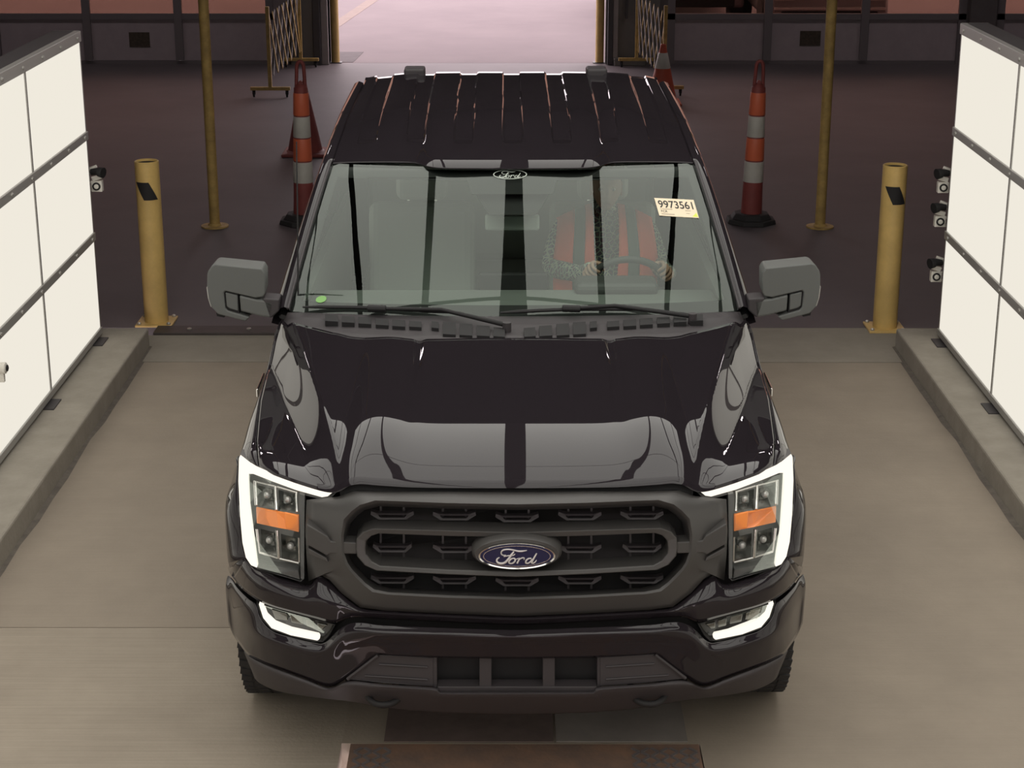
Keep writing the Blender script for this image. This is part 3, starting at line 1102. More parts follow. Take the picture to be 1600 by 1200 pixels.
# ---- bumper -----------------------------------------------------------------
loftF([
    [(808, 984, -.008), (700, 981, -.008), (600, 977, -.008), (568, 973, -.004), (548, 974, .0), (530, 983, .004), (508, 1004, .006), (491, 1004.5, .006), (455, 996, .006), (425, 986, .008), (407, 968, .012), (399, 945, .014), (388, 936, .020), (372, 920, .034), (362, 906, .045), (356, 899, .07)],
    [(808, 987.5, -.018), (700, 985, -.018), (600, 982, -.018), (566, 979, -.014), (546, 981, -.012), (528, 990, -.010), (509, 1010, -.008), (490, 1011, -.008), (452, 1003, -.006), (420, 993, -.004), (402, 977, .0), (392, 955, .0), (382, 943, .006), (368, 926, .016), (358.5, 912, .03), (354, 906, .06)],
    [(808, 995.5, -.034), (700, 993, -.034), (600, 991, -.034), (565, 989, -.031), (543, 993, -.028), (527, 1003, -.026), (508, 1017, -.020), (487, 1020, -.018), (450, 1010, -.014), (417, 999, -.010), (398, 988, -.006), (385, 968, -.002), (375, 953, .004), (363, 936, .014), (355.5, 923, .03), (352.5, 917, .06)],
    [(808, 1009, -.016), (700, 1008, -.016), (600, 1005, -.008), (560, 1010, -.006), (535, 1022, -.004), (518, 1034, -.002), (498, 1036, .0), (478, 1034, .0), (440, 1022, .002), (412, 1011, .004), (395, 1002, .008), (383, 989, .012), (373, 972, .018), (362, 955, .026), (356, 942, .04), (353.5, 936, .065)],
    [(808, 1029, .004), (700, 1028, .004), (620, 1025, .006), (589, 1023, .008), (565, 1042, .014), (541, 1060, .022), (516, 1073, .03), (480, 1061, .03), (450, 1050, .03), (420, 1039, .03), (400, 1030, .03), (387, 1023, .03), (376, 1009, .034), (366, 995, .04), (360, 982, .05), (357, 976, .07)],
], 'bumper', PAINT, sub=5, vs=4, lin=False, solid=0.008, smooth=60)
# dark gap behind the bumper's upper edge
loftF([[(808, 972, .07), (600, 965, .07), (545, 962, .07), (505, 985, .07), (440, 955, .07), (400, 930, .07)],
       [(808, 990, .07), (600, 985, .07), (545, 985, .07), (505, 1012, .07), (440, 1000, .07), (400, 985, .07)]],
      'bumper_gap', BLACK, sub=3)

# ---- lower valance ------------------------------------------------------------
loftF([
    [(808, 1081, .006), (700, 1081, .006), (686, 1079, .006), (677, 1074, .006), (600, 1069, .010), (546, 1064, .018), (516, 1075, .028), (480, 1063, .028), (450, 1052, .028), (420, 1041, .028), (400, 1032, .028), (388, 1025, .03), (381, 1018, .05)],
    [(808, 1087, -.006), (700, 1087, -.006), (684, 1085, -.006), (672, 1081, -.006), (600, 1076, .0), (540, 1072, .010), (510, 1079, .02), (478, 1069, .022), (448, 1059, .022), (420, 1049, .024), (402, 1041, .026), (391, 1034, .03), (385, 1028, .06)],
    [(808, 1106, .06), (700, 1104, .06), (676, 1102, .06), (650, 1100, .06), (600, 1095, .06), (545, 1088, .06), (510, 1085, .06), (478, 1079, .06), (448, 1073, .06), (425, 1066, .06), (409, 1059, .06), (398, 1052, .06), (392, 1045, .09)],
    [(808, 1116, .10), (700, 1114, .10), (670, 1112, .10), (640, 1110, .10), (600, 1105, .10), (545, 1096, .10), (510, 1092, .10), (478, 1088, .10), (448, 1083, .10), (428, 1078, .10), (414, 1072, .10), (404, 1066, .10), (398, 1060, .13)],
], 'lower_valance', PLASTIC, sub=5, vs=4, lin=False, solid=0.008, smooth=60)
both(lambda: FP([(590, 1023), (677, 1028), (677, 1073), (600, 1068), (542, 1062)], .022, .05), 'intake_panel', PLASTIC, bevel=0.003)
both(lambda: MB().tube([F(592, 1038, .02), F(668, 1042.5, .02)], 0.0035, 6), 'intake_groove', PLASTIC)
both(lambda: MB().tube([F(570, 1056, .02), F(668, 1062, .02)], 0.0035, 6), 'intake_groove', PLASTIC)
both(lambda: MB().tube([F(591, 1024, .012), F(543, 1061, .016)], 0.007, 6), 'intake_trim', PLASTIC)
FP([(676, 1028), (940, 1028), (940, 1080), (676, 1080)], .085, .11).build('lower_backing', BLACK, K)
for px0, px1 in ((676, 683), (749, 768), (848, 867), (933, 940)):
    FP([(px0, 1027), (px1, 1027), (px1, 1080), (px0, 1080)], .025, .07).build('intake_bar', PLASTIC, K, bevel=0.003)
FP([(683, 1073), (933, 1073), (933, 1083), (683, 1083)], .012, .07).build('intake_sill', PLASTIC, K, bevel=0.003)


def hook_mb():
    c = F(600, 1087, .06)
    pts = [c + Vector((math.cos(a) * 0.060, 0.02 - 0.055 * abs(math.sin(a)), -0.018 * math.sin(a))) for a in [math.pi * i / 12 for i in range(13)]]
    pts = [pts[0] + Vector((0, 0.12, 0))] + pts + [pts[-1] + Vector((0, 0.12, 0))]
    return MB().tube(pts, 0.012, 8)


both(hook_mb, 'tow_hook', BLACK, smooth=50)

# ---- grille -------------------------------------------------------------------
GO = [(808, 769), (700, 768), (600, 768), (552, 767), (528, 776), (500, 779), (479, 781), (477, 830), (479, 870), (482, 908), (497, 896), (515, 906), (534, 927), (563, 949), (600, 954), (700, 959), (808, 963)]
GI = [(808, 788), (700, 786), (620, 783), (586, 782), (562, 789), (549, 799), (537, 812), (533, 836), (534, 866), (540, 882), (546, 891), (556, 902), (568, 914), (582, 925), (605, 929), (700, 934), (808, 937)]
GB = [(808, 797), (700, 795), (620, 792), (592, 791), (570, 797), (558, 806), (548, 818), (544, 838), (545, 862), (550, 876), (556, 885), (565, 894), (576, 905), (590, 914), (612, 919), (700, 923), (808, 926)]


def goff(p, base, top):
    return base + (top if p[1] < 800 else 0)


def gmid(a, b_, t):
    return (lerp(a[0], b_[0], t), lerp(a[1], b_[1], t))


def goo(p):
    if p[1] < 782:
        return .07
    if p[0] < 500:
        return .045
    return .02


g1 = [F(*p, goo(p)) for p in GO]
g2 = [F(*p, -.012) for p in GI]
g2b = [F(*gmid(a, b_, .35), -.004) for a, b_ in zip(GI, GB)]
g3 = [F(*p, .075) for p in GB]
g3b = [F(*p, .12) for p in GB]
grows = []
for a, b_, n_ in ((g1, g2, 4), (g2, g2b, 1), (g2b, g3, 3), (g3, g3b, 1)):
    for t in range(n_):
        grows.append([p.lerp(q_, t / n_) for p, q_ in zip(a, b_)])
grows.append(g3b)
grille = grid(grows).mirror().build('grille', MATTE, K, smooth=35, solid=0.006)
gback = [F(px, py, .125) for px, py in ((808, 785), (600, 780), (540, 800), (520, 838), (520, 866), (545, 905), (600, 935), (808, 945))]
gb = MB().add(gback + [Vector((-p.x, p.y, p.z)) for p in gback[1:-1]][::-1], [tuple(range(14))])
gb.build('grille_backing', BLACK, grille, solid=0.02)
RO = [(808, 832), (700, 829), (582, 826), (566, 832), (557, 842), (556, 858), (558, 870), (570, 884), (588, 892), (700, 898), (808, 902)]
RI = [(808, 840), (700, 838), (592, 834), (580, 838), (572, 846), (571, 858), (572, 866), (581, 877), (594, 884), (700, 890), (808, 893)]


def full(loop, off):
    a = [F(*p, off) for p in loop]
    return a + [Vector((-p.x, p.y, p.z)) for p in a[1:-1]][::-1]


ro, ri = full(RO, -.012), full(RI, -.006)
MB().ring([ro, ri, [p + Vector((0, .09, 0)) for p in ri], [p + Vector((0, .09, 0)) for p in ro]]).build('grille_ring', MATTE, grille, bevel=0.004)
both(lambda: FP([(479, 819), (512, 838), (517, 846), (557, 848), (557, 866), (516, 865), (510, 868), (479, 851)], -.004, .06), 'grille_arm', MATTE, grille, bevel=0.004)
both(lambda: FP([(481, 856), (510, 872), (513, 879), (482, 866)], .0, .05), 'grille_step', MATTE, grille, bevel=0.003)
for (cx_, cy_, half) in [(x_, y_, 1) for x_ in (613, 710, 808, 906, 1003) for y_ in (807, 858, 907)]:
    dx_ = abs(cx_ - 808) / 195.0
    cy = cy_ + (2 if cx_ == 808 else 0) - 2.0 * dx_
    if cx_ == 808 and cy_ == 858:
        continue
    sq = 1 if cy_ != 858 or abs(cx_ - 808) < 150 else 0.9
    o = [(-33 * sq, -6), (-22, -3), (22, -3), (33 * sq, -6), (34 * sq, -1), (21, 7), (-21, 7), (-34 * sq, -1)]
    i_ = [(-22, -1), (-18, 0), (18, 0), (22, -1), (21, 2), (18, 4), (-18, 4), (-21, 2)]
    oo = [F(cx_ + a, cy + b_, .06) for a, b_ in o]
    ii = [F(cx_ + a, cy + b_, .064) for a, b_ in i_]
    mb = MB().ring([oo, ii, [p + Vector((0, .025, 0)) for p in ii], [p + Vector((0, .025, 0)) for p in oo]])
    ol = mb.build('grille_wing', PLASTIC, grille)
    st = MB()
    for s_ in (-18, 18):
        a0 = cy - 24 if cy_ != 907 else cy + 5
        a0 = cy - 14 if cy_ == 807 else a0
        a1 = cy + 24 if cy_ == 858 else cy + 14
        st.prism([F(cx_ + s_ - 1.6, a0, .08), F(cx_ + s_ + 1.6, a0, .08), F(cx_ + s_ + 1.6, a1, .08), F(cx_ + s_ - 1.6, a1, .08)],
                 [F(cx_ + s_ - 1.6, a0, .10), F(cx_ + s_ + 1.6, a0, .10), F(cx_ + s_ + 1.6, a1, .10), F(cx_ + s_ - 1.6, a1, .10)])
    st.build('grille_strut', PLASTIC, grille)

# black seal between hood and grille
loftF([[(808, 757, .11), (600, 754, .11), (556, 752, .11), (530, 764, .10)], [(808, 772, .09), (600, 771, .09), (556, 769, .09), (532, 777, .09)]], 'hood_seal', BLACK, sub=3)

# ---- badge and script lettering -------------------------------------------------
SCRIPT = [
    # stroke points (x,y in crop pixels, y down) with half widths
    ([(605, 478), (560, 478), (532, 455), (536, 418), (570, 393), (640, 384), (720, 396), (790, 412), (850, 414), (930, 402)], [7, 8, 9, 10, 11, 11, 11, 12, 13, 6]),
    ([(728, 418), (690, 470), (650, 530), (600, 585), (545, 608), (490, 600), (462, 570), (470, 535), (505, 512)], [9, 14, 16, 16, 16, 15, 13, 11, 7]),
    ([(570, 500), (640, 486), (715, 480), (745, 458)], [6, 9, 9, 6]),
    ([(705, 528), (668, 552), (650, 590), (678, 610), (720, 598), (748, 562), (738, 530), (705, 528)], [9, 12, 12, 10, 11, 12, 10, 9]),
    ([(735, 540), (770, 540), (800, 525)], [7, 6, 6]),
    ([(818, 520), (800, 565), (778, 608)], [9, 11, 11]),
    ([(792, 575), (822, 538), (860, 520), (888, 526), (884, 552)], [8, 9, 10, 10, 7]),
    ([(1000, 530), (955, 532), (918, 565), (915, 600), (950, 606), (990, 575), (1012, 540)], [9, 11, 12, 12, 10, 10, 8]),
    ([(1082, 448), (1050, 505), (1018, 565), (1005, 598), (1028, 606), (1060, 585), (1080, 556)], [9, 12, 13, 12, 10, 8, 5]),
]


def script_mb(to3, nrm, scale, flat=0.35, wm=1.0):
    mb = MB()
    for pts, ws in SCRIPT:
        p3 = spline([to3(*p) for p in pts], 4)
        rr_ = []
        for i in range(len(ws) - 1):
            for t in range(4):
                rr_.append(lerp(ws[i], ws[i + 1], t / 4) * scale * wm)
        rr_.append(ws[-1] * scale * wm)
        mb.tube(p3, rr_, 6, flat=(nrm, flat))
    return mb


BC = F(808, 866.5, -.03)
BC.x = 0
sx, sz = 0.000219, 0.000236   # metres per crop pixel
BT = R(-2)
ez = Vector((0, math.sin(BT), math.cos(BT)))
en = Vector((0, -math.cos(BT), math.sin(BT)))


def b3(px, py, d=0.0):
    return BC + Vector(((px - 775) * sx, 0, 0)) - ez * ((py - 480) * sz) + en * d


def ell(cx_, cy_, rx, ry, d=0.0, n=64):
    return [b3(cx_ + rx * math.cos(2 * math.pi * i / n), cy_ + ry * math.sin(2 * math.pi * i / n), d) for i in range(n)]


MB().ring([ell(775, 465, 705, 282, -.06), ell(775, 465, 700, 278, -.012), ell(775, 470, 650, 240, .004), ell(775, 488, 600, 208, .0), ell(775, 488, 600, 208, -.06)]).build('badge_surround', MATTE, grille, smooth=40)
badge = MB().prism(ell(775, 492, 596, 205, .004), ell(775, 492, 596, 205, -.02)).build('badge', BLUE, K, label='blue oval badge with chrome script')
MB().ring([ell(775, 492, 606, 213, .001), ell(775, 492, 596, 204, .008), ell(775, 492, 570, 188, .006), ell(775, 492, 566, 185, .003)]).build('badge_rim', CHROME, badge, smooth=50)
MB().ring([ell(775, 495, 528, 168, .0042), ell(775, 495, 524, 165, .0065), ell(775, 495, 514, 158, .0065), ell(775, 495, 510, 155, .0042)]).build('badge_line', CHROME, badge, smooth=50)
script_mb(lambda x_, y_: b3(x_, y_, .006), en, 0.000225, 0.6, 1.25).build('badge_script', SILVER, badge, smooth=60)

# ---- headlights -------------------------------------------------------------------


def FH(px, py, d=0.0):
    return F(px, py, .032 + .13 * max(0.0, (800 - py) / 90.0) + d)


def HP(poly, d0, d1):
    a = [FH(px, py, d0) for px, py in poly]
    return MB().prism(a, [p + Vector((0, d1 - d0, 0)) for p in a])


def hbar(x0, y0, x1, y1, hw, d=.045):
    a, b_ = FH(x0, y0, d), FH(x1, y1, d)
    return MB().tube([a, b_], hw * 0.0022, 8)


for side in (0, 1):
    def fl(mb):
        return mb.flip() if side else mb
    out = [(374, 713), (385, 722), (403, 734), (440, 749), (480, 761), (506, 767), (526, 769), (518, 777), (504, 781), (476, 774), (474, 905), (470, 909), (440, 900), (403, 890), (392, 884), (382, 868), (377, 845), (373, 800), (371.5, 755)]
    hl = fl(HP(out, .095, .16)).build('headlight', BEZEL, K)
    hw_ = [FH(px, py, .03) for px, py in out]
    hw2 = [p + Vector((0, .08, 0)) for p in hw_]
    g = grid([hw_ + [hw_[0]], hw2 + [hw2[0]]])
    fl(g).build('housing_wall', BEZEL, hl, solid=0.003)
    dv = [(373.5, 714), (378, 717.5), (390, 727), (399, 733), (388, 741), (387.5, 760), (389, 787), (393, 831), (399, 866), (402, 888), (392, 884), (384, 872), (379, 850), (375, 805), (372.5, 752)]
    fl(HP(dv, -.002, .03)).build('daytime_lamp', DRL, hl, bevel=0.004)
    dt = [(390, 727), (399, 733), (442, 752), (478, 762), (508, 768.5), (520, 769.5), (512, 776), (503, 777.5), (463, 766.5), (425, 752), (396, 741), (388, 741)]
    fl(HP(dt, -.002, .03)).build('daytime_lamp', DRL, hl, bevel=0.003)
    # chrome frames, two cells wide
    for (x0, y0, x1, y1, w_) in ((399, 753, 401, 790, 3.2), (402, 826, 404, 845, 3.0), (404, 845, 406, 862, 2.0), (430, 760, 432, 797, 2.4), (433, 828, 436, 872, 3.0),
                                (463, 769, 464, 800, 2.4), (467, 840, 468, 878, 2.0), (397, 752, 430, 760, 1.6), (433, 761, 464, 770, 1.6), (406, 863, 434, 872, 2.2), (437, 873, 467, 880, 2.2)):
        fl(hbar(x0, y0, x1, y1, w_, .04)).build('chrome_frame', CHROME, hl, smooth=60)
    # reflector cells
    for (x0, y0, x1, y1) in ((403, 758, 429, 793), (435, 765, 461, 800), (407, 826, 431, 866), (439, 834, 465, 876)):
        sk = (x1 - x0) * 0.26
        oo = [FH(x0, y0, .05), FH(x1, y0 + sk, .05), FH(x1 + 1, y1 + sk * .3, .05), FH(x0 + 1, y1 - sk * .2, .05)]
        cc = sum(oo, Vector()) / 4
        ii = [cc + (p - cc) * 0.55 + Vector((0, .035, 0)) for p in oo]
        mb = MB().add(oo + ii, [(0, 1, 5, 4), (1, 2, 6, 5), (2, 3, 7, 6), (3, 0, 4, 7), (4, 5, 6, 7)])
        rf = fl(mb).build('reflector', DARKCHROME, hl)
        c2 = cc + Vector((0, .025, 0))
        fl(MB().lathe([(0.013, 0), (0.012, -0.008), (0.006, -0.013)], c2, 14, 'y')).build('projector', SILVER, hl, smooth=60)
    fl(HP([(400, 793), (431, 800), (467, 805), (467, 832), (455, 829), (436, 825), (401, 818)], .036, .048)).build('turn_signal', AMBER, hl, bevel=0.003)
    fl(HP([(444, 800), (466, 806), (466, 830), (446, 826)], .032, .040)).build('turn_signal_bulb', AMBER, hl, bevel=0.004)
    fl(HP([(468, 772), (476, 774), (475, 905), (470, 904)], .01, .06)).build('side_bezel', BEZEL, hl)
    fl(HP([(404, 880), (466, 891), (468, 905), (438, 896), (405, 888)], .02, .06)).build('lower_bezel', BEZEL, hl)
    lens = [(388, 741), (425, 752), (463, 766), (476, 772), (474, 905), (440, 897), (403, 887), (399, 866), (393, 831), (389, 787)]
    a = [FH(px, py, .003) for px, py in lens]
    fl(MB().prism(a, [p + Vector((0, .003, 0)) for p in a])).build('lens', CLEAR, hl)

    # ---- fog lamps
    fo = [(401, 942), (440, 953), (480, 964), (524, 976), (514, 994), (505, 1003.5), (490, 1003.5), (455, 995), (425, 985), (408, 967)]
    a = [F(px, py, .06) for px, py in fo]
    fg = fl(MB().prism(a, [p + Vector((0, .05, 0)) for p in a])).build('fog_lamp', BEZEL, K)
    a = [F(px, py, .018) for px, py in fo]
    fl(grid([a + [a[0]], [p + Vector((0, .06, 0)) for p in a + [a[0]]]])).build('fog_housing', BLACK, fg, solid=0.003)
    fv = [(404, 944), (411, 946), (417, 962), (430, 974), (455, 984), (498, 993.5), (500, 998), (496, 1001.5), (454, 993), (424, 982), (411, 966)]
    fl(FP(fv, .012, .04)).build('light_bar', DRL, fg, bevel=0.003)
    for (q0, q1, q2, q3) in (((424, 952), (448, 959), (450, 970), (430, 968)), ((453, 960), (472, 965), (474, 977), (455, 973)), ((478, 967), (492, 971), (492, 982), (479, 979)), ((496, 973), (512, 977), (504, 984), (496, 983))):
        fl(FP([q0, q1, q2, q3], .045, .058)).build('fog_reflector', DARKCHROME, fg, bevel=0.003)
    a = [F(px, py, .020) for px, py in fo]
    fl(MB().prism(a, [p + Vector((0, .002, 0)) for p in a])).build('fog_lens', CLEAR, fg)

# inner body blocking light behind the front end
MB().box(-0.80, 0.80, 0.32, 1.55, 0.50, 1.00).box(-0.62, 0.62, 0.20, 5.7, 0.36, 0.50).build('chassis', BLACK, K)

# ---- windshield, cowl, roof -----------------------------------------------------------
WB = [(808, 495, 1.330), (740, 495, 1.330), (660, 494, 1.330), (590, 493, 1.328), (530, 491, 1.325), (490, 489, 1.322), (462, 487, 1.320), (452, 486, 1.318)]
WT = [(800, 263, 1.805), (740, 263, 1.805), (690, 262.5, 1.804), (668, 260, 1.804), (645, 254, 1.804), (600, 253, 1.803), (545, 253.5, 1.80), (519, 255, 1.797)]
wb_ = [T(a, b_, z=c) for a, b_, c in WB]
wt_ = [T(a, b_, z=c) for a, b_, c in WT]
wb_[0].x = wt_[0].x = 0
WG = [(800, 262), (740, 261.5), (660, 260), (590, 258), (545, 256.5), (519, 255)]
wg_ = [T(a, b_, z=1.80 - 0.006 * ((800 - a) / 281.0) ** 2) for a, b_ in WG]
wg_[0].x = 0
wb_s, wt_s = resample(sspline(wb_, 6), 40), resample(sspline(wg_, 6), 40)
NWV = 24
wsg = []
for j in range(NWV + 1):
    t = j / NWV
    row = []
    for a, b_ in zip(wb_s, wt_s):
        p = a.lerp(b_, t)
        bow = 0.022 * 4 * t * (1 - t)
        p = p + Vector((0, -0.55, 0.83)) * bow
        row.append(p)
    wsg.append(row)
ws = grid(wsg).mirror().build('windshield', WSGLASS, K, smooth=180)


def wsp(px, py, d=0.0):
    """point on the windshield under pixel (left/right), lifted by d"""
    o, r_ = CL, (TR3 @ ray(px, py))
    best = None
    sgn = 1 if (px - 800) > 0 else -1
    for j in range(NWV):
        for i in range(40):
            qd = [wsg[j][i], wsg[j][i + 1], wsg[j + 1][i + 1], wsg[j + 1][i]]
            if sgn > 0:
                qd = [Vector((-p.x, p.y, p.z)) for p in qd]
            n_ = (qd[2] - qd[0]).cross(qd[3] - qd[1])
            if n_.length < 1e-9:
                continue
            n_.normalize()
            t = (qd[0] - o).dot(n_) / r_.dot(n_)
            p = o + r_ * t
            c = sum(qd, Vector()) / 4
            dd = (p - c).length
            if best is None or dd < best[0]:
                if n_.z < 0:
                    n_ = -n_
                best = (dd, p, n_)
    return best[1] + best[2] * d, best[2]


# black frit frame inside the glass edge
fr = MB()
e0 = [r_[-1] for r_ in wsg]
e1 = [r_[-3] for r_ in wsg]
inn = Vector((0, 0.012, -0.016))
g = grid([[p + inn for p in e0], [p + inn for p in e1]]).mirror()
g2 = grid([[p + inn for p in wsg[0]], [p + inn for p in wsg[2]]]).mirror()
g3 = grid([[p + inn for p in wsg[-1]], [p + inn for p in wsg[-3]]]).mirror()
pt = grid([[wsp(lerp(572, 1028, i / 20), 262.5 + 11 * j / 2, -0.012)[0] for i in range(21)] for j in range(3)])
pt2 = grid([[wsp(lerp(728, 872, i / 10) + (800 - lerp(728, 872, i / 10)) * 0.12 * j / 3, 273 + 27 * j / 3, -0.012)[0] for i in range(11)] for j in range(4)])
for q in (g, g2, g3, pt, pt2):
    fr.add(q.v, q.f)
fr.build('frit_band', BLACK, ws, solid=0.002)

# roof with seven pressed grooves
RB = [(791, 112, 1.945), (720, 112, 1.945), (660, 113, 1.940), (620, 115, 1.93), (590, 118, 1.915), (572, 122, 1.895)]
rb_ = [T(a, b_, z=c + 0.022) - Vector((0, 0, 0.043 * (1 - sst(0.55, 0.83, (791 - a) / 270.0) * 0.35))) for a, b_, c in RB]
rb_[0].x = 0
rb_s = resample(sspline(rb_, 6), 120)
wt_120 = resample(sspline(wt_, 6), 120)
NR = 60
roofg = []
for j in range(NR + 1):
    t = (j / NR) ** 1.5
    row = []
    for a, b_ in zip(wt_120, rb_s):
        p = a.lerp(b_, t)
        x = abs(p.x)
        rise = 0.066 * (1 - (1 - min(t / 0.55, 1)) ** 2.2) * (1 - sst(0.45, 1.0, t) * 0.35)
        edge = 1 - sst(0.55, 0.83, x) * 0.35
        z = p.z + rise * edge + 0.016 * (1 - max(0, 1 - t / 0.05) ** 2) * (1 - t) * (1 - sst(0.36, 0.47, x))
        if 0.12 < t:
            gx = (x + 0.1175) % 0.235 - 0.1175
            dg = sst(0.050, 0.041, abs(gx)) if x < 0.77 else 0
            z -= 0.011 * dg * sst(0.13, 0.2, t)
        row.append(Vector((p.x, p.y, z)))
    roofg.append(row)
rg = grid(roofg)
tail = [roofg[-1], [p + Vector((0, 0.03, -0.012)) for p in roofg[-1]], [p + Vector((0, 0.05, -0.05)) for p in roofg[-1]]]
rg2 = grid(tail)
rg.add(rg2.v, rg2.f)
rg.mirror().build('roof', PAINT, K, smooth=40, solid=0.006)
for px in (648, 932):
    p = T(px, 110, y=4.44)
    MB().box(p.x - 0.058, p.x + 0.058, p.y - 0.06, p.y + 0.07, p.z - 0.045, p.z + 0.018).build('roof_pod', PLASTIC, K, bevel=0.014, seg=3)

# cowl panel
hr_s = resample(spline([p.copy() for p in hr], 5), 40)
cw = []
for t in (0, 0.3, 0.7, 1.0):
    cw.append([(a + Vector((0, 0.008, -0.018))).lerp(b_ + Vector((0, -0.004, -0.006)), t) - Vector((0, 0, 0.012 * math.sin(math.pi * t))) for a, b_ in zip(hr_s, wb_s)])
cowl = grid(cw).mirror().build('cowl_panel', PLASTIC, K, smooth=60, solid=0.01)


def on_cowl(px, py):
    z = 1.326
    return T(px, py, z=z)


for (px, py, wpx, hpx) in ((518, 499, 20, 10), (544, 501, 20, 10), (570, 503, 20, 10), (597, 505, 20, 10), (623, 507, 20, 10), (649, 508.5, 19, 9), (680, 509.5, 11, 10), (702, 515, 20, 19), (728, 517, 20, 18), (755, 519, 20, 16), (780, 521, 18, 14)):
    for s_ in (0, 1):
        qs = [on_cowl(px - wpx / 2, py - hpx / 2 - 0.6), on_cowl(px + wpx / 2, py - hpx / 2 + 0.6), on_cowl(px + wpx / 2, py + hpx / 2 + 0.6), on_cowl(px - wpx / 2, py + hpx / 2 - 0.6)]
        qs = [q_ + Vector((0, 0, 0.006)) for q_ in qs]
        mb = MB().prism(qs, [q_ + Vector((0, 0, -0.03)) for q_ in qs])
        if s_:
            mb.flip()
        mb.build('vent_slot', BLACK, cowl)
# wipers
for (piv, elbow, tip0, tip1, lab) in (((792, 508), (690, 493), (475, 484), (706, 500), None), ((1082, 494), (960, 487), (782, 502), (1002, 488), None)):
    pass
    p0, n0 = wsp(piv[0], 494)
    p0 = T(piv[0], piv[1], z=1.345)
    p1_, n1 = wsp(elbow[0], elbow[1] - 2, 0.03)
    mid = ((tip0[0] + tip1[0]) / 2, (tip0[1] + tip1[1]) / 2)
    arm = MB().tube([p0, p1_, wsp(mid[0], min(mid[1], 492) - 3, 0.028)[0]], [0.011, 0.009, 0.008], 8)
    wo = arm.build('wiper', BLACK, K, smooth=50)
    a, b_ = wsp(tip0[0], min(tip0[1], 493), 0.018)[0], wsp(tip1[0], min(tip1[1], 493), 0.018)[0]
    bl = MB()
    pts = [a.lerp(b_, t / 8) + Vector((0, 0, 0.008 * math.sin(math.pi * t / 8))) for t in range(9)]
    bl.tube(pts, [0.004] + [0.008] * 7 + [0.004], 6)
    bl.build('wiper_blade', BLACK, wo)
    MB().tube([wsp(mid[0] - 14, min(mid[1], 492) - 3, 0.03)[0], wsp(mid[0] + 14, min(mid[1], 492) - 2, 0.03)[0]], 0.016, 8).build('blade_clip', BLACK, wo, bevel=0.003)
    MB().tube([p0 + Vector((0, 0, -0.04)), p0 + Vector((0, 0, 0.012))], 0.018, 12).build('pivot_cap', PLASTIC, wo, smooth=40)
# antenna
p0 = T(466, 487, z=1.30)
ant = MB().tube([p0, p0 + Vector((0.004, 0.06, 0.35)), p0 + Vector((0.006, 0.12, 0.72))], [0.0045, 0.0035, 0.003], 6).build('antenna', BLACK, K)
MB().lathe([(0.022, -0.01), (0.018, 0.012), (0.007, 0.03)], p0, 12).build('antenna_base', PLASTIC, ant, smooth=50)

# ---- A pillars, roof rails, doors, side glass --------------------------------------------


def cab_side():
    A0, A1 = e0[0], e0[-1]
    rail = [e0[k] for k in range(0, NWV + 1, 3)]
    redge = [r_[-1] for r_ in roofg]
    return rail, redge


rail, redge = cab_side()


def pillar_mb():
    path = [p.copy() for p in rail] + [p.copy() for p in redge[8::6]]
    rowsP = []
    n = len(path)
    for i, p in enumerate(path):
        t = i / (n - 1)
        wv_ = lerp(0.075, 0.055, t)
        rowsP.append([p + Vector((0.004, 0.004, -0.012)), p + Vector((0.0, -0.004, 0.010)), p + Vector((-0.022, 0.006, 0.017)), p + Vector((-0.048, 0.018, 0.004)), p + Vector((-wv_, 0.045, -0.035)), p + Vector((-wv_ - 0.012, 0.06, -0.07)), p + Vector((-wv_ + 0.02, 0.06, -0.08)), p + Vector((0, 0.04, -0.06))])
    return grid([r_ + [r_[0]] for r_ in rowsP])


both(pillar_mb, 'roof_pillar', PAINT, smooth=60)
both(lambda: MB().tube([p + Vector((-0.006, -0.004, 0.012)) for p in rail], 0.006, 6), 'windshield_moulding', PLASTIC, smooth=60)
YB0, YB1 = 1.71, 4.55
BELT = 1.275


def body_row(y, top):
    w_ = 1.02
    return [Vector((-a, y, z)) for a, z in ((w_ - 0.05, top), (w_ - 0.012, top - 0.012), (w_ + 0.008, top - 0.06), (w_ + 0.022, top - 0.22), (w_ + 0.02, top - 0.42), (w_ + 0.03, top - 0.52), (w_ + 0.01, 0.62), (w_ - 0.04, 0.50))]


def panel(ya, yb, top):
    return grid([spline(body_row(lerp(ya, yb, t / 4), top), 3) for t in range(5)])


for (ya, yb) in ((YB0, 2.88), (2.888, 4.02)):
    for dd_ in both(lambda: panel(ya, yb, BELT), 'door', PAINT, smooth=60, solid=0.03):
        pass
    ds = [o for o in truck.children if o.name.startswith('door')][-2:]
    for s_, d_o in zip((-1, 1), ds):
        MB().tube([(s_ * 1.045, yb - 0.30, BELT - 0.17), (s_ * 1.075, yb - 0.28, BELT - 0.17), (s_ * 1.075, yb - 0.12, BELT - 0.17), (s_ * 1.045, yb - 0.10, BELT - 0.17)], 0.014, 8).build('door_handle', PAINT, d_o, smooth=60)
both(lambda: panel(4.028, YB1, BELT), 'cab_corner', PAINT, smooth=60, solid=0.03)
both(lambda: panel(YB1 + 0.02, 6.12, 1.42), 'bed_side', PAINT, smooth=60, solid=0.05)


def rail_at(y):
    pts = rail + redge[8::6]
    return interp([p.y for p in pts], [p.x for p in pts], y), interp([p.y for p in pts], [p.z for p in pts], y)


def side_glass(ya, yb):
    bot = [Vector((-0.985, lerp(ya, yb, t / 6), BELT - 0.005)) for t in range(7)]
    top = []
    for t in range(7):
        y = lerp(ya, yb, t / 6)
        xr_, zr_ = rail_at(y)
        top.append(Vector((xr_ - 0.055, y + 0.02, max(zr_ - 0.06, BELT + 0.01))))
    return grid([bot, [a.lerp(b_, .5) + Vector((-0.012, 0, 0)) for a, b_ in zip(bot, top)], top])


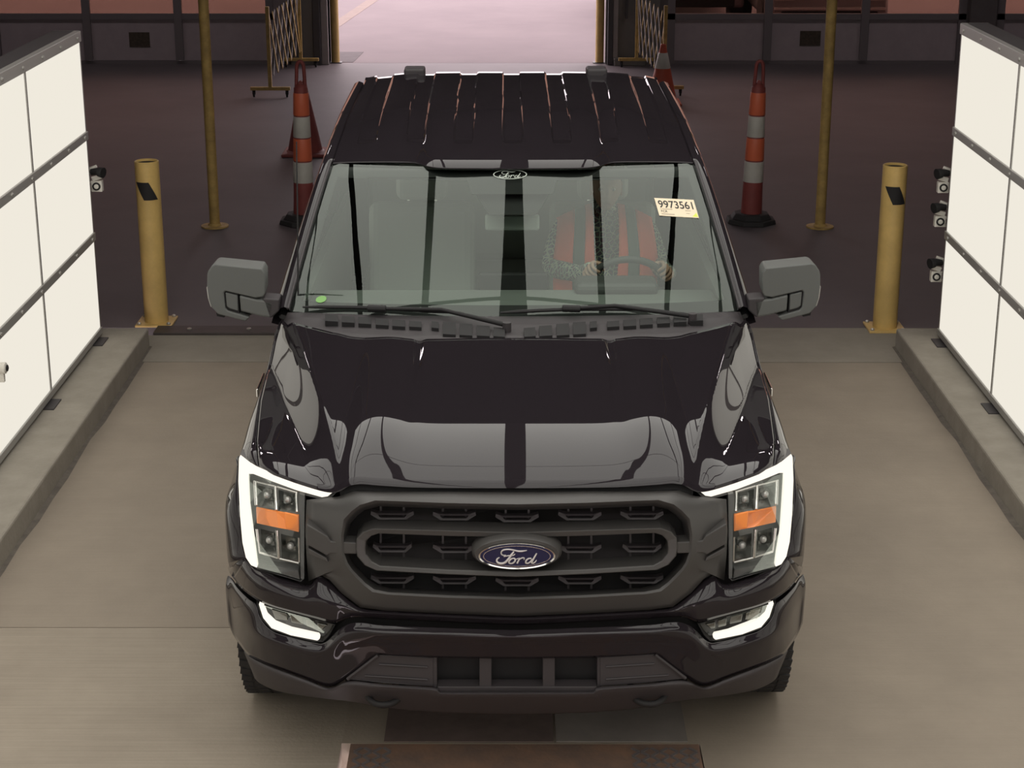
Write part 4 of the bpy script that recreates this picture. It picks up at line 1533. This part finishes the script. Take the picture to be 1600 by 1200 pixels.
for (ya, yb) in ((1.98, 2.84), (2.92, 3.95)):
    both(lambda: side_glass(ya, yb), 'side_window', SIDEGLASS, smooth=60)
both(lambda: side_glass(2.84, 2.92), 'centre_pillar', BLACK, solid=0.02)
both(lambda: side_glass(3.95, 4.50), 'rear_pillar', PAINT, solid=0.03)
both(lambda: side_glass(1.80, 1.98), 'quarter_trim', BLACK, solid=0.02)
# cab rear wall with window, bed, tailgate
xr_, zr_ = rail_at(4.45)
MB().box(-0.97, 0.97, 4.50, 4.54, 0.55, BELT + 0.06).prism([Vector((-0.97, 4.50, BELT + .05)), Vector((-0.70, 4.50, BELT + .05)), Vector((-0.66, 4.47, 1.92)), Vector((xr_, 4.47, 1.92))], [Vector((-0.97, 4.54, BELT + .05)), Vector((-0.70, 4.54, BELT + .05)), Vector((-0.66, 4.51, 1.92)), Vector((xr_, 4.51, 1.92))]).prism(
    [Vector((0.97, 4.50, BELT + .05)), Vector((0.70, 4.50, BELT + .05)), Vector((0.66, 4.47, 1.92)), Vector((-xr_, 4.47, 1.92))], [Vector((0.97, 4.54, BELT + .05)), Vector((0.70, 4.54, BELT + .05)), Vector((0.66, 4.51, 1.92)), Vector((-xr_, 4.51, 1.92))]).build('cab_rear_wall', PAINT, K)
MB().prism([Vector((-0.70, 4.51, BELT + .05)), Vector((0.70, 4.51, BELT + .05)), Vector((0.66, 4.48, 1.93)), Vector((-0.66, 4.48, 1.93))], [Vector((-0.70, 4.515, BELT + .05)), Vector((0.70, 4.515, BELT + .05)), Vector((0.66, 4.485, 1.93)), Vector((-0.66, 4.485, 1.93))]).build('rear_window', SIDEGLASS, K)
MB().box(-0.95, 0.95, 4.58, 6.08, 0.70, 0.74).box(-0.97, 0.97, 4.57, 4.60, 0.7, 1.36).build('bed', PLASTIC, K)
MB().box(-0.96, 0.96, 6.08, 6.14, 0.72, 1.42).build('tailgate', PAINT, K, bevel=0.015)
MB().box(-1.0, 1.0, 6.12, 6.28, 0.52, 0.70).build('rear_bumper', PLASTIC, K, bevel=0.03)
for s_ in (-1, 1):
    MB().box(min(s_ * 0.90, s_ * 1.035), max(s_ * 0.90, s_ * 1.035), 6.06, 6.15, 0.95, 1.38).build('tail_lamp', REDPL, K, bevel=0.015)

# chrome side vent badge on each fender (tiny bright strip)
both(lambda: MB().obox((-1.052, 1.42, 1.10), (0.004, 0, 0), (0, 0.11, 0), (0, 0, 0.018)), 'fender_badge', CHROME, bevel=0.003)

# ---- wheels --------------------------------------------------------------------------------


def wheel(x, y, parent):
    s_ = 1 if x > 0 else -1
    rT, wT = 0.412, 0.285
    hw = wT / 2
    prof = [(0.26, -hw + 0.01), (0.32, -hw), (0.385, -hw + 0.012), (rT - 0.008, -hw + 0.04), (rT - 0.008, hw - 0.04), (0.385, hw - 0.012), (0.32, hw), (0.26, hw - 0.01)]
    c = Vector((x, y, rT))
    wo = MB().lathe(prof, c, 48, 'x', closed=True).build('wheel', RUBBER, parent, smooth=40)
    tb = MB()
    for k in range(56):
        a = 2 * math.pi * k / 56
        for (h0, tw) in ((-0.108, .15), (-0.055, -.3), (0.0, .3), (0.055, -.3), (0.108, .15)):
            aa = a + (0.07 if abs(h0) < 0.09 and abs(h0) > 0.02 else 0)
            er = Vector((0, math.cos(aa), math.sin(aa)))
            et = Vector((0, -math.sin(aa), math.cos(aa)))
            ex = Vector((1, 0, 0))
            tb.obox(c + ex * h0 + er * (rT - 0.009), (ex * math.cos(tw) + et * math.sin(tw)) * (0.024 if abs(h0) < 0.1 else 0.02), (et * math.cos(tw) - ex * math.sin(tw)) * 0.015, er * 0.0045)
    tb.build('tread', RUBBER, wo, kind='stuff', fix=False)
    rm = MB().lathe([(0.262, -hw + 0.02), (0.27, -hw + 0.03), (0.25, hw - 0.05), (0.25, -hw + 0.06)], c, 32, 'x', closed=True)
    for k in range(6):
        a = math.pi * k / 3
        er = Vector((0, math.cos(a), math.sin(a)))
        et = Vector((0, -math.sin(a), math.cos(a)))
        rm.obox(c + er * 0.15 + Vector((s_ * 0.09, 0, 0)), er * 0.11, et * 0.03, Vector((0.015, 0, 0)))
    rm.lathe([(0.06, 0.07 * s_), (0.06, 0.115 * s_)], c, 16, 'x')
    rm.build('rim', DARKCHROME, wo, smooth=40)


for x in (-0.925, 0.925):
    for y in (WC, 4.68):
        wheel(x, y, K)

# ---- side mirrors ---------------------------------------------------------------------------
for s_ in (0, 1):
    def fm(mb):
        return mb.flip() if s_ else mb
    ym = 1.78

    def MP(poly, y0, y1, shrink=1.0, cx_=370, cy_=455):
        a = [T(px, py, y=y0) for px, py in poly]
        c = sum(a, Vector()) / len(a)
        b_ = [c + (p - c) * shrink + Vector((0, y1 - y0, 0)) for p in a]
        return MB().prism(a, b_)
    head = [(323.5, 430), (325, 424), (331, 415), (337, 413), (409, 420), (414, 428), (414.5, 458), (411, 464), (399, 466), (352, 455), (349.5, 458), (352, 482), (356, 486), (390, 496), (384, 502), (378, 501), (340, 491), (330, 480), (326, 468), (323.5, 450)]
    mo = fm(MP(head, ym, ym + 0.15, 0.96)).build('side_mirror', MIRRORP, K, bevel=0.016, seg=3, smooth=50)
    bk = [(326, 431), (334, 416), (408, 423), (412, 460), (400, 490), (380, 499), (342, 488), (329, 470)]
    fm(MP(bk, ym + 0.05, ym + 0.17)).build('mirror_shell', MIRRORP, mo, bevel=0.02, seg=3, smooth=50)
    fm(MP([(349, 454), (372, 459.5), (374, 490), (357, 485), (352, 481)], ym + 0.012, ym + 0.06)).build('arm_recess', BLACK, mo)
    fm(MP([(352, 457), (371, 461.5), (372, 486), (359, 482.5), (354, 479)], ym + 0.004, ym + 0.05)).build('arm_cover', MIRRORP, mo, bevel=0.004)
    fm(MP([(373.8, 461.5), (400, 468), (428, 471), (424, 497), (406, 494.5), (376, 486.5)], ym + 0.0, ym + 0.07)).build('mirror_arm', MIRRORP, mo, bevel=0.008)
    fm(MP([(410, 466), (436, 468), (436, 486), (424, 497), (420, 496)], ym - 0.0, ym + 0.10)).build('mirror_mount', PLASTIC, mo, bevel=0.008)
    fm(MP([(322.6, 449), (324.4, 449), (331, 478), (329.5, 480), (325, 466)], ym + 0.02, ym + 0.06)).build('mirror_marker_lamp', SILVER, mo)
    fm(MP([(338, 489), (352, 494), (350, 496), (339, 494)], ym + 0.03, ym + 0.12)).build('puddle_lamp', BLACK, mo)
    a = [T(px, py, y=ym + 0.171) for px, py in ((331, 434), (337, 421), (404, 428), (408, 460), (396, 486), (380, 494), (345, 484), (334, 470))]
    fm(MB().prism(a, [p + Vector((0, 0.004, 0)) for p in a])).build('mirror_glass', CHROME, mo)

# ---- interior -------------------------------------------------------------------------------
MB().box(-0.90, 0.90, 1.75, 4.5, 0.52, 0.56).box(-0.97, -0.93, 1.8, 4.5, 0.56, 1.26).box(0.93, 0.97, 1.8, 4.5, 0.56, 1.26).box(-0.9, 0.9, 1.70, 1.76, 0.52, 1.26).build('cabin_tub', INTERIOR, K)
dash = MB().prism([Vector((-0.92, y, z)) for y, z in ((1.74, 1.245), (2.10, 1.275), (2.32, 1.265), (2.42, 1.20), (2.40, 0.85), (1.8, 0.85))],
                  [Vector((0.92, y, z)) for y, z in ((1.74, 1.245), (2.10, 1.275), (2.32, 1.265), (2.42, 1.20), (2.40, 0.85), (1.8, 0.85))]).build('dashboard', DASHM, K, bevel=0.02, seg=3)
MB().box(-0.16, 0.16, 2.33, 2.36, 1.24, 1.34).build('centre_screen', BLACK, dash, bevel=0.008)
MB().box(0.28, 0.66, 2.22, 2.40, 1.25, 1.32).build('instrument_hood', DARKTRIM, dash, bevel=0.03, seg=3)
MB().box(-0.16, 0.16, 2.5, 3.3, 0.56, 0.90).build('centre_console', INTERIOR, K, bevel=0.02)
MB().box(-0.62, 0.62, 2.9, 4.3, 1.80, 1.82).build('headliner', INTERIOR, K)


def seat(cx_, y0, wd):
    so = MB().box(cx_ - wd, cx_ + wd, y0 - 0.25, y0 + 0.30, 0.78, 0.92).box(cx_ - wd * 0.9, cx_ + wd * 0.9, y0 - 0.2, y0 + 0.25, 0.55, 0.78).build('seat', SEATM, K, bevel=0.04, seg=3)
    MB().obox((cx_, y0 + 0.36, 1.17), (wd, 0, 0), (0, 0.065, -0.01), (0, 0.06, 0.29)).build('seat_back', SEATM, so, bevel=0.05, seg=3)
    MB().obox((cx_, y0 + 0.43, 1.56), (0.13, 0, 0), (0, 0.05, 0), (0, 0.012, 0.09)).build('headrest', SEATM, so, bevel=0.04, seg=3)
    MB().tube([(cx_ - 0.07, y0 + 0.42, 1.40), (cx_ - 0.07, y0 + 0.43, 1.5)], 0.008, 6).tube([(cx_ + 0.07, y0 + 0.42, 1.40), (cx_ + 0.07, y0 + 0.43, 1.5)], 0.008, 6).build('headrest_post', CHROME, so)


seat(-0.46, 2.92, 0.27)
seat(0.46, 2.92, 0.27)
rs = MB().box(-0.80, 0.80, 3.75, 4.20, 0.80, 0.95).build('rear_seat', SEATM, K, bevel=0.04, seg=3)
MB().box(-0.80, 0.80, 4.22, 4.36, 0.92, 1.50).build('seat_back', SEATM, rs, bevel=0.05, seg=3)
# mirror and sensor housing behind the glass
c0, n0 = wsp(800.5, 282)
MB().prism([c0 + Vector((-0.19, 0.02, -0.03)), c0 + Vector((0.19, 0.02, -0.03)), c0 + Vector((0.11, -0.14, -0.13)), c0 + Vector((-0.11, -0.14, -0.13))],
           [c0 + Vector((-0.19, 0.10, -0.05)), c0 + Vector((0.19, 0.10, -0.05)), c0 + Vector((0.11, 0.02, -0.16)), c0 + Vector((-0.11, 0.02, -0.16))]).build('sensor_housing', BLACK, K, bevel=0.008)
rm_ = MB().box(c0.x - 0.125, c0.x + 0.125, c0.y + 0.02, c0.y + 0.05, c0.z - 0.24, c0.z - 0.165).build('rear_view_mirror', INTERIOR, K, bevel=0.012, seg=3)
# steering wheel
SWC, SWR = Vector((0.535, 2.50, 1.215)), 0.195
sa = R(28)
sn = Vector((0, math.cos(sa), math.sin(sa)))
su_ = Vector((1, 0, 0))
sv_ = Vector((0, -math.sin(sa), math.cos(sa)))


def swp(a, r_=SWR, d_=0):
    return SWC + su_ * math.cos(a) * r_ + sv_ * math.sin(a) * r_ + sn * d_


loop = [swp(2 * math.pi * i / 40) for i in range(41)]
sw = MB().tube(loop, 0.017, 10, cap=False).build('steering_wheel', DARKTRIM, K, smooth=60)
hb = MB().tube([SWC + sn * 0.02, SWC - sn * 0.05], [0.075, 0.06], 20)
for a in (0, math.pi, -math.pi / 2):
    hb.tube([SWC, swp(a)], [0.025, 0.014], 8)
hb.build('wheel_hub', DARKTRIM, sw, smooth=50)

# ---- decals and the lot sticker ---------------------------------------------------------------


def decal_frame(px, py):
    p, n_ = wsp(px, py, 0.002)
    ex = Vector((1, 0, 0))
    ex = (ex - n_ * ex.dot(n_)).normalized()
    ey = n_.cross(ex)
    if ey.z < 0:
        ey = -ey
    return p, ex, ey, n_


p, ex, ey, n_ = decal_frame(797, 273)
px_m = 8.2 / 2800.0


def d3(x_, y_, k=1.0):
    return p + ex * ((x_ - 775) * 0.05 * px_m * k) - ey * ((y_ - 495) * 0.074 * px_m * k)


dl = [[d3(775 + a * math.cos(2 * math.pi * i / 48), 495 + b_ * math.sin(2 * math.pi * i / 48)) for i in range(48)] for a, b_ in ((528, 168), (500, 150))]
dec = MB().ring(dl, closed_section=False).build('windshield_decal', DECAL, ws, label='etched oval outline with script at the top of the glass')
script_mb(lambda x_, y_: d3(775 + (x_ - 775) * 1.05, 495 + (y_ - 495) * 1.05), n_, 0.000155 * 1.0, 0.15, 1.0).build('decal_script', DECAL, ws, smooth=60)

qs = [wsp(x_, y_, 0.003)[0] for x_, y_ in ((1022, 310), (1083.5, 313), (1092, 341.5), (1030, 337.5))]
n_ = (qs[1] - qs[0]).cross(qs[3] - qs[0]).normalized()
if n_.y > 0:
    n_ = -n_
stk = MB().prism(qs, [q_ - n_ * 0.001 for q_ in qs]).build('lot_sticker', STICK, ws, label='cream paper lot sticker with a black number')


def s3(u_, v_, d_=0.0008):
    """u right 0..1, v down 0..1 on the sticker"""
    a = qs[0].lerp(qs[1], u_)
    b_ = qs[3].lerp(qs[2], u_)
    return a.lerp(b_, v_) + n_ * d_


def stext(txt, u0, u1, v0, v1, m, bold=0.0, nm='sticker_text'):
    v, f = text_mesh(txt, 1.0, bold)
    x0, x1 = min(q.x for q in v), max(q.x for q in v)
    y0, y1 = min(q.y for q in v), max(q.y for q in v)
    vv = [s3(lerp(u0, u1, (q.x - x0) / (x1 - x0)), lerp(v1, v0, (q.y - y0) / (y1 - y0))) for q in v]
    mk(nm, vv, f, m, ws, fix=False)


stext('9973561', .06, .93, .13, .55, INK, 0.012)
FAINT = mat('faint_small_print', (0.50, 0.42, 0.32), 0.7)
for (u0, u1, v0, v1) in ((.07, .10, .59, .625), (.12, .38, .59, .625), (.07, .40, .87, .92), (.70, .84, .62, .65), (.70, .80, .78, .80)):
    a_ = [s3(u0, v0), s3(u1, v0), s3(u1, v1), s3(u0, v1)]
    MB().prism(a_, [q_ - n_ * 0.0005 for q_ in a_]).build('small_print', FAINT, ws)
stext('FCR', .08, .24, .68, .80, INK)
MB().prism([s3(.84, .95, .0006), s3(.97, .72, .0006), s3(.985, .95, .0006)], [s3(.84, .95, .0002), s3(.97, .72, .0002), s3(.985, .95, .0002)]).build('highlight_mark', YGREEN, ws)
p, ex, ey, n_ = decal_frame(502, 468)
MB().add([p + ex * 0.024 * math.cos(a) + ey * 0.020 * math.sin(a) for a in [2 * math.pi * i / 20 for i in range(20)]], [tuple(range(20))]).build('round_sticker', GREENST, ws, label='small green oval sticker low on the glass')

# ================================================================== DRIVER
drv = empty('person', TRUCK_O + Matrix.Rotation(TRUCK_R, 3, 'Z') @ Vector((0.46, 3.0, 0.92)), 'driver in an orange reflective vest and leaf print shirt sitting behind the steering wheel', 'person', rot=TRUCK_R)
OFF = Vector((-0.46, -3.0, -0.92))


def skin_obj(name, pts, edges, radii, m, sub=2, rootv=0):
    me = bpy.data.meshes.new(name)
    me.from_pydata([tuple(Vector(p) + OFF) for p in pts], edges, [])
    o = bpy.data.objects.new(name, me)
    COL.objects.link(o)
    o.parent = drv
    me.materials.append(m)
    md = o.modifiers.new('skin', 'SKIN')
    md.use_smooth_shade = True
    sd = o.modifiers.new('sub', 'SUBSURF')
    sd.levels = sub
    sd.render_levels = sub
    lay = me.skin_vertices[0].data if me.skin_vertices else None
    if lay is None:
        bm = bmesh.new()
        bm.from_mesh(me)
        bm.verts.layers.skin.verify()
        bm.to_mesh(me)
        bm.free()
        lay = me.skin_vertices[0].data
    for i, r_ in enumerate(radii):
        lay[i].radius = r_ if isinstance(r_, tuple) else (r_, r_)
        lay[i].use_root = (i == rootv)
    return o


CX = 0.46
HAND_L = swp(R(145), SWR)      # image-left hand
HAND_R = swp(R(35), SWR)
body_pts = [(CX, 3.14, 0.98), (CX, 3.15, 1.12), (CX, 3.15, 1.27), (CX, 3.12, 1.38), (CX, 3.08, 1.455), (CX, 3.05, 1.53),
            (CX - 0.20, 3.14, 1.39), (CX - 0.275, 2.99, 1.20), (HAND_L.x - 0.045, HAND_L.y + 0.16, HAND_L.z - 0.05), (HAND_L.x - 0.005, HAND_L.y + 0.045, HAND_L.z + 0.02),
            (CX + 0.20, 3.14, 1.39), (CX + 0.275, 2.99, 1.20), (HAND_R.x + 0.045, HAND_R.y + 0.16, HAND_R.z - 0.05), (HAND_R.x + 0.005, HAND_R.y + 0.045, HAND_R.z + 0.02),
            (CX - 0.11, 2.98, 1.0), (CX - 0.13, 2.62, 1.02), (CX - 0.13, 2.56, 0.68), (CX + 0.11, 2.98, 1.0), (CX + 0.13, 2.62, 1.02), (CX + 0.13, 2.56, 0.68)]
body_edges = [(0, 1), (1, 2), (2, 3), (3, 4), (4, 5), (3, 6), (6, 7), (7, 8), (8, 9), (3, 10), (10, 11), (11, 12), (12, 13), (0, 14), (14, 15), (15, 16), (0, 17), (17, 18), (18, 19)]
body_r = [(0.15, 0.12), (0.15, 0.115), (0.15, 0.115), (0.12, 0.09), 0.060, 0.056, 0.070, 0.052, 0.043, 0.030, 0.070, 0.052, 0.043, 0.030, 0.095, 0.075, 0.05, 0.095, 0.075, 0.05]
skin_obj('body', body_pts, body_edges, body_r, SHIRT)
# head: shaped ellipsoid with jaw, nose, eyes, ears, hair
HC = Vector((CX, 3.02, 1.60))


def head_pt(th, ph, k=1.0):
    # th azimuth (0 = face, towards -y), ph elevation
    x = 0.075 * math.cos(ph) * math.sin(th)
    y = -0.098 * math.cos(ph) * math.cos(th)
    z = 0.118 * math.sin(ph)
    if z < -0.02:
        f_ = 1 - 0.38 * min((-z - 0.02) / 0.10, 1)
        x *= f_
        if y > 0:
            y *= 1 - 0.45 * min((-z - 0.02) / 0.10, 1)
    face = max(0, math.cos(th)) * math.cos(ph)
    # eye sockets, nose, lips, chin
    for ex_ in (-0.03, 0.03):
        y += 0.012 * math.exp(-((x - ex_) / 0.016) ** 2 - ((z - 0.005) / 0.013) ** 2) * (face > 0.3)
    if face > 0.3:
        y -= 0.024 * math.exp(-(x / 0.011) ** 2 - ((z + 0.028) / 0.018) ** 2)
        y -= 0.012 * math.exp(-(x / 0.009) ** 2 - ((z + 0.005) / 0.02) ** 2)
        y -= 0.007 * math.exp(-(x / 0.022) ** 2 - ((z + 0.062) / 0.007) ** 2)
        y -= 0.006 * math.exp(-(x / 0.022) ** 2 - ((z + 0.074) / 0.006) ** 2)
        y -= 0.010 * math.exp(-(x / 0.022) ** 2 - ((z + 0.100) / 0.012) ** 2)
        y -= 0.006 * math.exp(-((abs(x) - 0.03) / 0.02) ** 2 - ((z - 0.026) / 0.007) ** 2)
    return Vector((x, y, z)) * k


hrows = []
for j in range(33):
    ph = -math.pi / 2 + math.pi * j / 32
    hrows.append([HC + OFF + head_pt(2 * math.pi * i / 48, ph) for i in range(49)])
hd = grid(hrows).build('head', SKIN, drv, smooth=180)
for s_ in (-1, 1):
    MB().lathe([(0.0005, -0.011), (0.008, -0.008), (0.0115, 0), (0.008, 0.008), (0.0005, 0.011)], HC + OFF + Vector((s_ * 0.03, -0.077, 0.005)), 12, 'y').build('eye', WHITEPL, hd, smooth=180)
    MB().lathe([(0.0055, -0.0125), (0.0045, -0.0132)], HC + OFF + Vector((s_ * 0.03, -0.0765, 0.005)), 10, 'y').build('iris', BLACK, hd)
    earp = [HC + OFF + Vector((s_ * 0.074, 0.012 + 0.018 * math.cos(a), -0.008 + 0.032 * math.sin(a))) for a in [2 * math.pi * i / 16 for i in range(17)]]
    ear = MB().tube(earp, 0.006, 6, cap=False).prism([q + Vector((-s_ * 0.004, 0, 0)) for q in earp[:-1]], [q + Vector((s_ * 0.002, 0, 0)) for q in earp[:-1]])
    ear.build('ear', SKIN, hd, smooth=60)
MB().tube([HC + OFF + Vector((x_, -0.0925 + abs(x_) * 0.25, -0.068)) for x_ in (-0.022, -0.011, 0, 0.011, 0.022)], [0.001, 0.003, 0.0035, 0.003, 0.001], 6).build('mouth', mat('lips', (0.26, 0.11, 0.09), 0.5), hd, smooth=60)
hr_rows = []
for j in range(13):
    row = []
    for i in range(41):
        th = 2 * math.pi * i / 40
        lo = lerp(0.55, -0.35, sst(0.25, -0.45, math.cos(th)))
        ph = lerp(lo, math.pi / 2, j / 12)
        row.append(HC + OFF + head_pt(th, ph, 1.06) + Vector((0, 0.002, 0.002)))
    hr_rows.append(row)
grid(hr_rows).build('hair', HAIR, hd, smooth=180, solid=0.006)
# hands with five fingers curled round the wheel rim
for s_, HP_, ang in ((-1, HAND_L, R(145)), (1, HAND_R, R(35))):
    tang = -su_ * math.sin(ang) + sv_ * math.cos(ang)
    radial = su_ * math.cos(ang) + sv_ * math.sin(ang)
    wrist = Vector(body_pts[9 if s_ < 0 else 13])
    palm_c = HP_ + sn * 0.030 + radial * 0.004
    mb = MB()
    rws = []
    for t, w2, th_ in ((0, 0.026, 0.022), (0.35, 0.036, 0.019), (0.75, 0.042, 0.016), (1.0, 0.040, 0.012)):
        c = wrist.lerp(palm_c + radial * 0.018, t)
        rws.append([c + tang * w2 * math.cos(a) + sn * th_ * math.sin(a) for a in [2 * math.pi * i / 12 for i in range(13)]])
    mb2 = grid(rws)
    mb.add(mb2.v, mb2.f)
    for k, ln_ in enumerate((0.92, 1.0, 0.95, 0.78)):
        off_ = tang * (-0.033 + 0.022 * k)
        pts = [palm_c + off_ + radial * 0.012, palm_c + off_ * 1.05 + radial * 0.030 * ln_ - sn * 0.012, palm_c + off_ * 1.05 + radial * 0.031 * ln_ - sn * 0.040, palm_c + off_ + radial * 0.012 - sn * 0.056 * ln_, palm_c + off_ - radial * 0.010 - sn * 0.056 * ln_]
        mb.tube(spline(pts, 3), [0.0098 - 0.0002 * q for q in range(13)], 8)
    th_pts = [wrist.lerp(palm_c, 0.45) - tang * 0.03 * s_ * -1, palm_c - radial * 0.022 + tang * 0.04 * s_, palm_c - radial * 0.026 + tang * 0.052 * s_ - sn * 0.022, palm_c - radial * 0.022 + tang * 0.050 * s_ - sn * 0.045]
    mb.tube(spline(th_pts, 3), [0.013, 0.0128, 0.0125, 0.012, 0.012, 0.0115, 0.011, 0.0105, 0.010, 0.009], 8)
    mb.v = [q + OFF for q in mb.v]
    mb.build('hand', SKIN, drv, smooth=60)
# open vest: two front panels of vertical bands following the chest, plus a back panel


def vest_pt(u_, v_, lift=0.0):
    """u: -1..1 across the front, v: 0 shoulder .. 1 waist"""
    x = u_ * lerp(0.215, 0.235, min(v_ * 2.5, 1))
    z = lerp(1.500 - 0.075 * abs(u_) ** 1.6, 1.04, v_)
    bulge = math.sqrt(max(0.0, 1 - (x / 0.33) ** 2))
    y = 3.12 - lerp(0.05, 0.235, min(v_ * 2.6, 1) ** 0.6) * bulge - lift
    return Vector((CX + x, y, z)) + OFF


vest = None
for s_ in (-1, 1):
    for (u0, u1, m, nm, lf) in ((0.20, 0.46, VEST, 'vest_panel', 0.010), (0.46, 0.70, STRIPE, 'reflective_stripe', 0.013), (0.70, 1.10, VEST, 'vest_panel', 0.010)):
        rws = []
        for j in range(13):
            v_ = j / 12
            rws.append([vest_pt(s_ * lerp(u0 + (0.10 * (1 - v_) if u0 < .3 else 0), u1, i / 5), v_, lf) for i in range(6)])
        # over the shoulder to the back
        top = rws[0]
        bk_ = [[q + Vector((0, 0.05, 0.012)) for q in top], [q + Vector((0, 0.13, -0.01)) for q in top], [q + Vector((0, 0.20, -0.12)) for q in top]]
        rws = bk_[::-1] + rws
        if vest is None:
            vest = grid(rws).build('safety_vest', m, drv, smooth=60, solid=0.005)
        else:
            grid(rws).build(nm, m, vest, smooth=60, solid=0.005)
